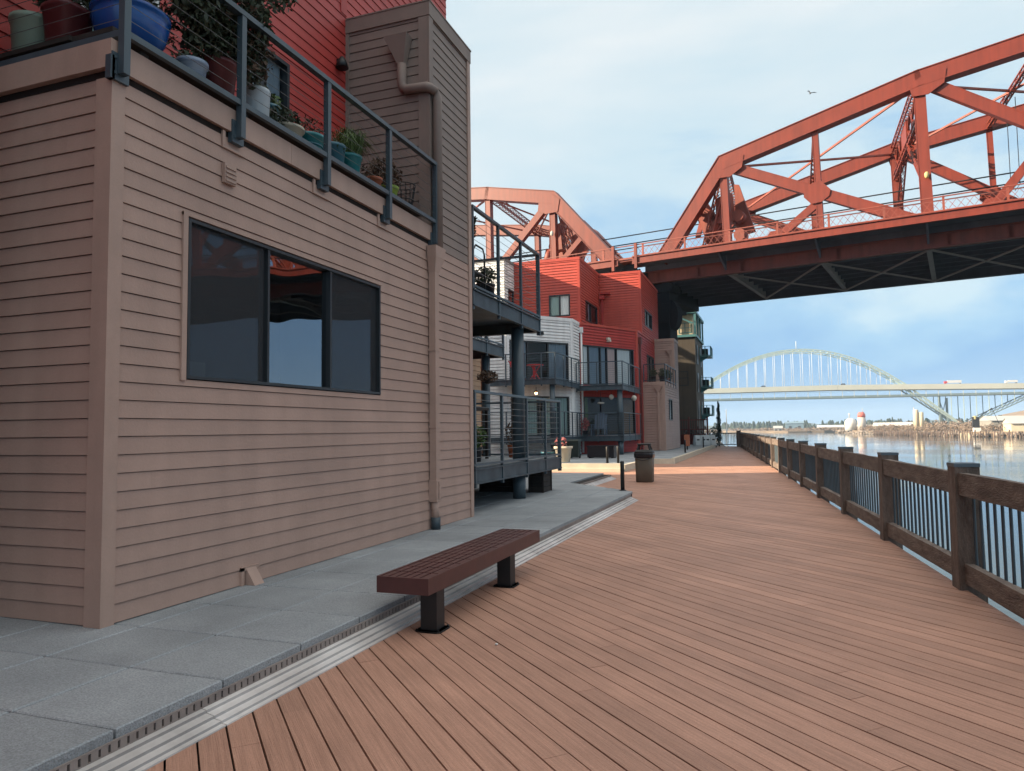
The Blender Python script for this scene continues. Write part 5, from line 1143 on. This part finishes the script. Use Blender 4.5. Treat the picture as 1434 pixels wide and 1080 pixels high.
# moored sailboats downstream
def sailboat(x, y, L_, h, lab, m='plastic_white'):
    t = thing('sailboat', lab, 'sailboat', (x, y, -5.5), 'sailboats moored downstream')
    w = MB(); n = 8; ring = []
    for i in range(n+1):
        u = i/n; b = .28*L_*sin(pi*min(.98, .18+.82*u)) if u < 1 else .02; yy = y-L_/2+L_*u
        ring.append([(x-b, yy, -4.55+.25*u), (x-b*.6, yy, -5.6), (x+b*.6, yy, -5.6), (x+b, yy, -4.55+.25*u)])
    for a, b in zip(ring[:-1], ring[1:]):
        for k in range(4): w.face([a[k], a[(k+1) % 4], b[(k+1) % 4], b[k]])
    w.face(ring[0]); w.build('hull', m, t)
    w = MB(); w.box(x-.9, x+.9, y-L_*.2, y+L_*.1, -4.5, -3.9); w.build('cabin', m, t)
    w = MB(); w.tube([(x, y, -4.6), (x, y, h)], [.12, .06], 8); w.build('mast', m, t)
    w = MB(); w.tube([(x, y, -3.2), (x, y-L_*.45, -3.1)], .22, 8); w.build('boom', m, t)
    w = MB(); w.tube([(x, y+L_*.5, -4.2), (x, y, h), (x, y-L_*.5, -4.4)], .02, 4); w.build('stay', 'cable', t)
    w = MB(); w.face([(x+.02, y-.1, -3.0), (x+.02, y-L_*.42, -2.9), (x+.02, y-.1, h-.8)]); w.face([(x-.02, y-.1, h-.8), (x-.02, y-L_*.42, -2.9), (x-.02, y-.1, -3.0)]); w.build('sail', m, t)
sailboat(-8.6, 150, 10, 5.2, 'white sailboat with the sail half up, left of the columnar evergreen')
sailboat(-15.5, 170, 11, 7.6, 'white sailboat with the taller mast, farther left against the olive block')

# ------------------------------------------------------------------ distant arch bridge
FA = YAW-radians(15); fn_ = Vector((-sin(FA), cos(FA), 0)); fb = Vector((fn_.y, -fn_.x, 0))
def FP(s, k, z): v = fn_*k+fb*s; return Vector((v.x, v.y, z))
ab = thing('arch_bridge', 'long pale green tied arch bridge spanning the river in the distance', 'arch bridge', tuple(FP(90, 850, -5.5)))
def arch_z(s):
    # s = distance from the crown
    return 87.0-.0037*s*s
CS = 101.0                              # crown
for kk in (843, 861):
    w = MB(); prev = None
    n = 36
    for i in range(n+1):
        ds = -108+216*i/n; z = arch_z(ds); p = FP(CS+ds, kk, z); q = FP(CS+ds, kk, z-2.6)
        if prev:
            w.bar(prev[0], p, 1.1, 1.0); w.bar(prev[1], q, 1.0, .7); w.bar(prev[0], q, .4, .4); w.bar(prev[1], p, .4, .4)
        prev = (p, q)
    w.build('arch_rib', 'frem', ab)
    w = MB(); a = FP(CS+104, kk, 47); b = FP(CS+159, kk, .5)
    w.bar(a, b, 1.7, 1.6); w.bar(a+Vector((0, 0, -6)), b+Vector((0, 0, -1)), 1.2, 1.2)
    for i in range(12):
        p = a.lerp(b, i/12); q = (a+Vector((0, 0, -6))).lerp(b+Vector((0, 0, -1)), (i+1)/12); w.bar(p, q, .5, .5)
    w.build('arch_leg', 'frem', ab)
    w = MB(); prev = None
    for i in range(15):
        u = i/14; s = CS+161+64*u; z = .5+30.5*u**1.03; p = FP(s, kk, z); q = FP(s, kk, z+2.6)
        if prev: w.bar(prev[0], p, 1.0, 1.0); w.bar(prev[1], q, .9, .9); w.bar(prev[0], q, .4, .4)
        prev = (p, q)
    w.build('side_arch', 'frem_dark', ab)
    w = MB(); a = FP(CS-104, kk, 47); b = FP(CS-159, kk, .5); w.bar(a, b, 1.7, 1.6); w.bar(a+Vector((0, 0, -6)), b+Vector((0, 0, -1)), 1.2, 1.2); w.build('arch_leg', 'frem', ab)
    for i in range(20):
        ds = -92+184*i/19
        if arch_z(ds)-4 < 49: continue
        w = MB(); w.tube([FP(CS+ds, kk, 46), FP(CS+ds, kk, arch_z(ds)-2)], .24, 6); w.build('hanger', 'plastic_white', ab)
    for i in range(9):
        s = CS+114+11.6*i; u = s-CS
        zb_ = 47-46.5*(u-104)/55 if u < 159 else .5+30.5*((u-161)/64 if u > 161 else 0)+2.5
        if zb_ > 31: continue
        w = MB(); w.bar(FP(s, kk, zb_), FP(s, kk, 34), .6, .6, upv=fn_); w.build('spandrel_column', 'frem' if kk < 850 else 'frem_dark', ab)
w = MB()
for i in range(30):
    ds = -105+210*i/29; w.bar(FP(CS+ds, 843, arch_z(ds)), FP(CS+ds, 861, arch_z(ds)), .5, .5)
w.build('arch_bracing', 'frem', ab)
w = MB(); w.bar(FP(-400, 852, 43.0), FP(140, 852, 43.6), 22, 5.4); w.bar(FP(140.2, 852, 43.6), FP(900, 852, 30), 22, 5.4); w.build('upper_deck', 'frem_deck', ab)
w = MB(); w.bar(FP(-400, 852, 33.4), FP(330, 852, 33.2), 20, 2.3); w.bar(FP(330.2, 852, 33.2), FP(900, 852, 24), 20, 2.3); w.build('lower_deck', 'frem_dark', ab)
for i in range(36, 64): s = -400+11.6*i; w = MB(); w.bar(FP(s, 842.2, 32.6), FP(s, 842.2, 41), .45, .45, upv=fn_); w.build('deck_post', 'frem_deck', ab)
w = MB(); w.bar(FP(-400, 841.4, 39.0), FP(330, 841.4, 38.6), .3, .25); w.build('deck_stringer', 'frem_dark', ab)
w = MB(); w.tube([FP(CS, 852, 86), FP(CS, 852, 97)], .35, 6); w.build('flagpole', 'plastic_white', ab)
for s in (CS+164, CS-164):
    w = MB(); w.lathe([(13, -6.4), (12.5, -2.5), (10, -2.4), (8.5, .6)], tuple(FP(s, 852, 0)), 24, .8); w.build('pier_base', 'silo', ab)
w = MB()
for s in (CS+148, CS+232, CS+300, CS+370, CS+440): w.bar(FP(s, 855, -5), FP(s, 855, 30), 1.6, 3, upv=fn_)
for s0, s1 in ((CS+141, CS+148), (CS+148, CS+141)): w.bar(FP(s0, 856, 2), FP(s1, 856, 30), .7, .7, upv=fn_)
w.bar(FP(CS+141, 855, -5), FP(CS+141, 855, 33), 1.6, 3, upv=fn_)
w.build('approach_column', 'frem_dark', ab)
def vehicle(s, L_, h, m1, m2, lab, cab=True):
    k = 841.5; z = 46.3-max(0, s-140)*.018
    t = thing('truck' if L_ > 6 else 'car', lab, 'truck' if L_ > 6 else 'car', tuple(FP(s, k+1.5, z)), 'traffic on the distant arch bridge')
    w = MB()
    if L_ > 6:
        w.bar(FP(s, k+1.5, z+1.0+h/2), FP(s+L_, k+1.5, z+1.0+h/2), 2.5, h); w.build('trailer', m2, t)
        w = MB(); w.bar(FP(s-3.0, k+1.5, z+1.7), FP(s-.4, k+1.5, z+1.7), 2.4, 2.3); w.build('cab', m1, t); a, b = s-2.2, s+L_-1
    else:
        w.bar(FP(s, k+1.5, z+.7), FP(s+L_, k+1.5, z+.7), 1.8, .7); w.bar(FP(s+.9, k+1.5, z+1.25), FP(s+L_-.7, k+1.5, z+1.25), 1.6, .55); w.build('body', m1, t); a, b = s+.8, s+L_-.8
    w = MB()
    for q in (a, b): w.tube([FP(q, k+.4, z+.4), FP(q, k+2.6, z+.4)], .42, 10)
    w.build('wheels', 'tyre', t)
vehicle(247, 13, 2.6, 'truckred', 'plastic_white', 'red truck cab with a white trailer on the distant arch bridge, above its right leg')
vehicle(303, 8, 2.2, 'plastic_white', 'plastic_white', 'all white lorry near the right end of the distant arch bridge')
vehicle(144, 4.6, 1.5, 'pier', 'pier', 'dark car on the distant arch bridge right of the arch middle'); vehicle(62, 4.6, 1.5, 'pier', 'pier', 'dark car on the distant arch bridge towards its left end')

# ------------------------------------------------------------------ far banks
mb = MB(); RB = random.Random(3)
bank = [(64, 850), (68, 815), (73, 727), (79, 650), (84, 592), (89, 544), (101, 496), (126, 447), (200, 380), (280, 250), (300, 50), (300, -300), (2500, -300), (2500, 1500), (400, 1500), (110, 980)]
mb.prism(bank, -8, -2.6)
mb.build('far_bank', 'earth', kind='structure')
mb = MB(); mb.prism([(-400, 1170), (-72, 1160), (15, 965), (60, 960), (700, 1250), (3000, 2500), (3800, 6300), (-3800, 6300), (-3000, 1600)], -8, -3.2)
mb.prism([(-8, 1000), (18, 945), (40, 950), (60, 1000)], -8, -4.0)
mb.build('far_lowland', 'earth', kind='structure')
# riprap slope
mb = MB()
fr_ = bank[:11]
for (a, b) in zip(fr_[:-1], fr_[1:]):
    L_ = sqrt((a[0]-b[0])**2+(a[1]-b[1])**2); n = int(L_/2.2) if a[1] > 200 else int(L_/9)
    for i in range(n*2):
        u = RB.random(); x = a[0]+(b[0]-a[0])*u; y = a[1]+(b[1]-a[1])*u; s_ = RB.uniform(.6, 1.9)
        p = (x+RB.uniform(-2, 1.5), y+RB.uniform(-1, 1), RB.uniform(-5.8, -3.2)); mb.lathe([(s_*.6, -s_*.5), (s_, 0), (s_*.5, s_*.6)], p, 5, tone=RB.uniform(-.4, .6), smooth=False)
o = mb.build('bank_rocks', 'riprap'); o['kind'] = 'stuff'; o['label'] = 'jumbled rocks along the far river bank'; o['category'] = 'rocks'
# old timber pilings
mb = MB()
for i in range(110):
    u = i/110; j_ = 3+4*u; ii = min(int(j_), 6); ff = j_-ii; x = bank[ii][0]*(1-ff)+bank[ii+1][0]*ff-1; y = bank[ii][1]*(1-ff)+bank[ii+1][1]*ff-2; mb.tube([(x-1.5+RB.uniform(-1, 1), y-3+RB.uniform(-2, 2), -7), (x-1.5, y-3, RB.uniform(-3.2, -1.2))], .35, 6, tone=RB.uniform(-.3, .5))
o = mb.build('pilings', 'pile'); o['kind'] = 'stuff'; o['label'] = 'rows of old timber pilings at the foot of the far bank'; o['category'] = 'pilings'
def canopy(name, lab, spots, m, size, n, hr, wr, kind='stuff', spiky=False):
    mb = MB()
    for (x, y, z) in spots:
        h = RB.uniform(*hr); ww = RB.uniform(*wr)
        if spiky:
            for k in range(3): mb.lathe([(ww*(1-.3*k), h*(.15+.27*k)), (ww*.15, h*(.48+.27*k))], (x, y, z), 6, tone=RB.uniform(-.3, .3), smooth=False)
        else: mb.leaves((x, y, z+h*.5), (ww, ww, h*.55), n, size, RB)
    o = mb.build(name, m); o['kind'] = kind; o['label'] = lab; o['category'] = 'trees'
def along(pts, n, jx, jy, z):
    out = []
    for _ in range(n):
        i = RB.randrange(len(pts)-1); u = RB.random(); a, b = pts[i], pts[i+1]
        out.append((a[0]+(b[0]-a[0])*u+RB.uniform(*jx), a[1]+(b[1]-a[1])*u+RB.uniform(*jy), z))
    return out
canopy('bare_thicket', 'brown bare thicket along the far bank below the silos', along([(70, 800), (80, 655), (92, 548), (130, 455), (210, 395)], 230, (1, 16), (4, 22), -3.2), 'brush', .55, 70, (3, 6.5), (2, 4))
canopy('bare_wood', 'brown leafless wood behind the far bank', along([(85, 800), (100, 680), (125, 600), (260, 520)], 110, (4, 40), (20, 70), -2.8), 'brush', .8, 70, (5, 9), (3, 6))
canopy('shore_brush', 'low pale brush on the distant left shore', along([(-70, 1170), (15, 975), (90, 985), (200, 1040)], 150, (-5, 20), (3, 40), -3.2), 'brush', 1.0, 36, (2, 4.5), (4, 9))
canopy('evergreen_belt', 'dark belt of evergreens on the distant lowland', along([(-120, 1500), (60, 1300), (260, 1300), (500, 1350)], 420, (-30, 60), (0, 220), -3), 'evergreen', 1.6, 10, (7, 17), (4, 9), spiky=True)
canopy('evergreen_wood', 'scattered tall evergreens behind the warehouses', along([(110, 900), (200, 760), (300, 680)], 60, (0, 60), (10, 80), -2.6), 'evergreen', 1.2, 10, (7, 14), (2.5, 5), spiky=True)
def ridge(name, pts, depth, m):
    mb = MB(); prev = None
    for (x, y, h) in pts:
        cur = [(x, y, -4), (x*1.02, y+depth*.3, h*.75), (x*1.05, y+depth*.6, h), (x*1.1, y+depth, -4)]
        if prev:
            for k in range(3): mb.face([prev[k], cur[k], cur[k+1], prev[k+1]], 0, True)
        prev = cur
    mb.build(name, m, kind='structure')
ridge('far_hills', [(-900+75*i, 3000+0.0*i, 16+5*sin(i*.7)+4*sin(i*1.9+1)+3*sin(i*3.3)) for i in range(45)], 900, 'hill')
ridge('near_hill', [(160+16*i, 712-8*i, -2+26*max(0, sin(pi*min(1, (i+.5)/18)))**1.2) for i in range(26)], 260, 'brush')
# silos and sheds
def silo(name, lab, x, y, parts, grp='silos on the far bank'):
    t = thing(name, lab, 'silo', (x, y, -2.6), grp)
    for nm, m, prof, dx in parts:
        w = MB(); w.lathe(prof, (x+dx, y, -2.7), 24); w.build(nm, m, t)
silo('silo', 'white domed storage tank left of the grey silo on the far bank', 71, 760, [('tank', 'silo_w', [(5.3, 0), (5.3, 7.5), (4.7, 9.6), (3, 11.1), (.6, 11.8)], 0), ('vent', 'silo_w', [(.4, 11.6), (.4, 15), (.8, 15.2), (.8, 16.4)], -1)])
silo('silo', 'tall grey silo with a red top on the far bank', 79.6, 750, [('barrel', 'silo_g', [(3.8, 0), (3.3, 12.5)], 0), ('red_cap', 'silo_r', [(3.4, 12.5), (3.4, 15), (2.2, 17.3)], 0), ('mast', 'silo_g', [(.2, 17), (.15, 21)], 1)])
silo('silo', 'beige grain silo, left and taller of the joined beige pair', 100.1, 600, [('barrel', 'silo', [(1.75, 0), (1.75, 15.2), (1.5, 15.7)], 0), ('ladder_cage', 'silo_g', [(.25, 0), (.25, 17.5)], -1.2)], 'joined beige silos')
silo('silo', 'beige grain silo, right and shorter of the joined beige pair', 103.4, 600, [('barrel', 'silo', [(1.7, 0), (1.7, 13.3), (1.2, 13.9)], 0)], 'joined beige silos')
def shed(lab, x0, x1, y0, y1, h, mw, mr, z=-2.7, grp='low sheds on the far bank'):
    t = thing('warehouse', lab, 'warehouse', ((x0+x1)/2, (y0+y1)/2, z), grp); w = MB(); w.box(x0, x1, y0, y1, z, z+h); w.build('wall', mw, t)
    w = MB(); ym = (y0+y1)/2; w.face([(x0-1, y0-1, z+h), (x1+1, y0-1, z+h), (x1+1, ym, z+h+3), (x0-1, ym, z+h+3)]); w.face([(x1+1, y1+1, z+h), (x0-1, y1+1, z+h), (x0-1, ym, z+h+3), (x1+1, ym, z+h+3)])
    w.face([(x0-.5, y0, z+h), (x0-.5, ym, z+h+3), (x0-.5, y1, z+h)]); w.face([(x1+.5, y0, z+h), (x1+.5, y1, z+h), (x1+.5, ym, z+h+3)]); w.build('roof', mr, t)
    w = MB(); n = max(2, int((x1-x0)/12))
    for i in range(n): x = x0+(x1-x0)*(i+.5)/n; w.box(x-2, x+2, y0-.2, y0+.3, z, z+h*.6)
    w.build('loading_door', 'frame', t)
shed('long grey warehouse at the right end of the far bank under the arch bridge', 128, 240, 520, 550, 6.5, 'whwall', 'roofgrey')
shed('small cream warehouse at the right edge of the far bank', 125, 160, 470, 485, 4.5, 'silo', 'roofgrey')
shed('low pale shed between the white tank and the beige silos', 88, 118, 720, 740, 4, 'whwall', 'silo_w')
shed('long white roofed shed on the distant left shore', 60, 92, 1080, 1100, 3.5, 'whwall', 'silo_w', -3.2); shed('second white roofed shed farther right on the distant shore', 104, 130, 1060, 1080, 3.2, 'silo_r', 'silo_w', -3.2)
shed('tall blue grey shed in front of the distant evergreens', 20, 46, 1200, 1230, 10, 'whblue', 'whblue', -3.2)
shed('tiny white boathouse on the distant left shore', 2, 12, 1000, 1015, 3.5, 'silo_w', 'roofgrey', -3.4)
t = thing('work_barge', 'cream work barge with a small yellow crane cab moored at the arch bridge pier', 'barge', (114, 488, -5))
w = MB(); w.prism([(103, 484), (126, 478), (128, 486), (105, 492)], -5.9, -3.4); w.build('hull', 'silo', t); w = MB(); w.box(110.5, 114, 485, 488, -3.39, -.4); w.build('deckhouse', 'silo_w', t)
w = MB(); w.box(110.8, 114.2, 488.1, 490, -.39, 6.0); w.build('crane_tower', 'pier', t); w = MB(); w.lathe([(.9, 5.4), (1.1, 5.8), (1.0, 7.2), (.5, 7.6)], (112, 489, -1.0), 14); w.build('crane_cab', 'yellow', t); w = MB(); w.bar((113, 489, 5), (121, 489, 11), .35, .35); w.build('boom', 'pier', t); w = MB(); w.bar((121, 489, 11), (124, 489, 2), .2, .2); w.build('jib', 'pier', t)

# ------------------------------------------------------------------ gull and the building behind the viewpoint
t = thing('gull', 'dark gull gliding in the pale sky left of the red truss', 'bird', (6.8, 109.7, 49.7))
w = MB(); c_ = Vector((6.8, 109.7, 49.7)); w.tube([c_+rt*-.0+fw*-.25, c_+fw*-.1, c_+fw*.1, c_+fw*.3], [.02, .1, .1, .03], 8); w.build('body', 'bird', t)
for s_, l_, hz in ((-1, .5, .28), (1, .95, .06)):
    w = MB(); a = c_+fw*.1; b = c_-fw*.12; m1 = c_+rt*s_*l_*.5+up*(hz+.05); m2 = m1-fw*.16; e = c_+rt*s_*l_+up*hz
    for f_ in ([a, b, m2, m1+fw*.1], [m1+fw*.1, m2, e]): w.face(f_); w.face([p+up*.02 for p in f_[::-1]])
    w.build('wing', 'bird', t)
b4 = thing('apartment_building', 'red clapboard apartment block on the left behind the viewpoint', 'building', (-5.5, 2.8, -.1))
w = MB(); w.siding((-5.5, -40), (0, 1), (1, 0), 42.8, 0.1, 11.2, expo=.3); w.siding((-5.5, 2.8), (-1, 0), (0, 1), 24.5, .1, 11.2, expo=.3); w.box(-30, -5.53, -40, 2.77, -.1, 11.2); w.build('wall', 'red', b4)
w = MB(); w.box(-30.2, -5.4, -40.2, 2.9, 11.21, 11.5); w.build('roof', 'roof', b4)

# ------------------------------------------------------------------ haze
hz = MB(); hz.box(-4000, 4000, -1000, 6500, -9.5, 125)
hm = bpy.data.materials.new('haze'); hm.use_nodes = True; hn = hm.node_tree; hn.nodes.remove(hn.nodes['Principled BSDF'])
pv = hn.nodes.new('ShaderNodeVolumePrincipled'); pv.inputs['Color'].default_value = (0.55, 0.76, 1.0, 1); pv.inputs['Density'].default_value = 0.00015
hn.links.new(pv.outputs[0], hn.nodes['Material Output'].inputs['Volume'])
ho = hz.build('haze', hm, kind='stuff'); ho['label'] = 'thin blue river haze over the whole scene'; ho['category'] = 'haze'
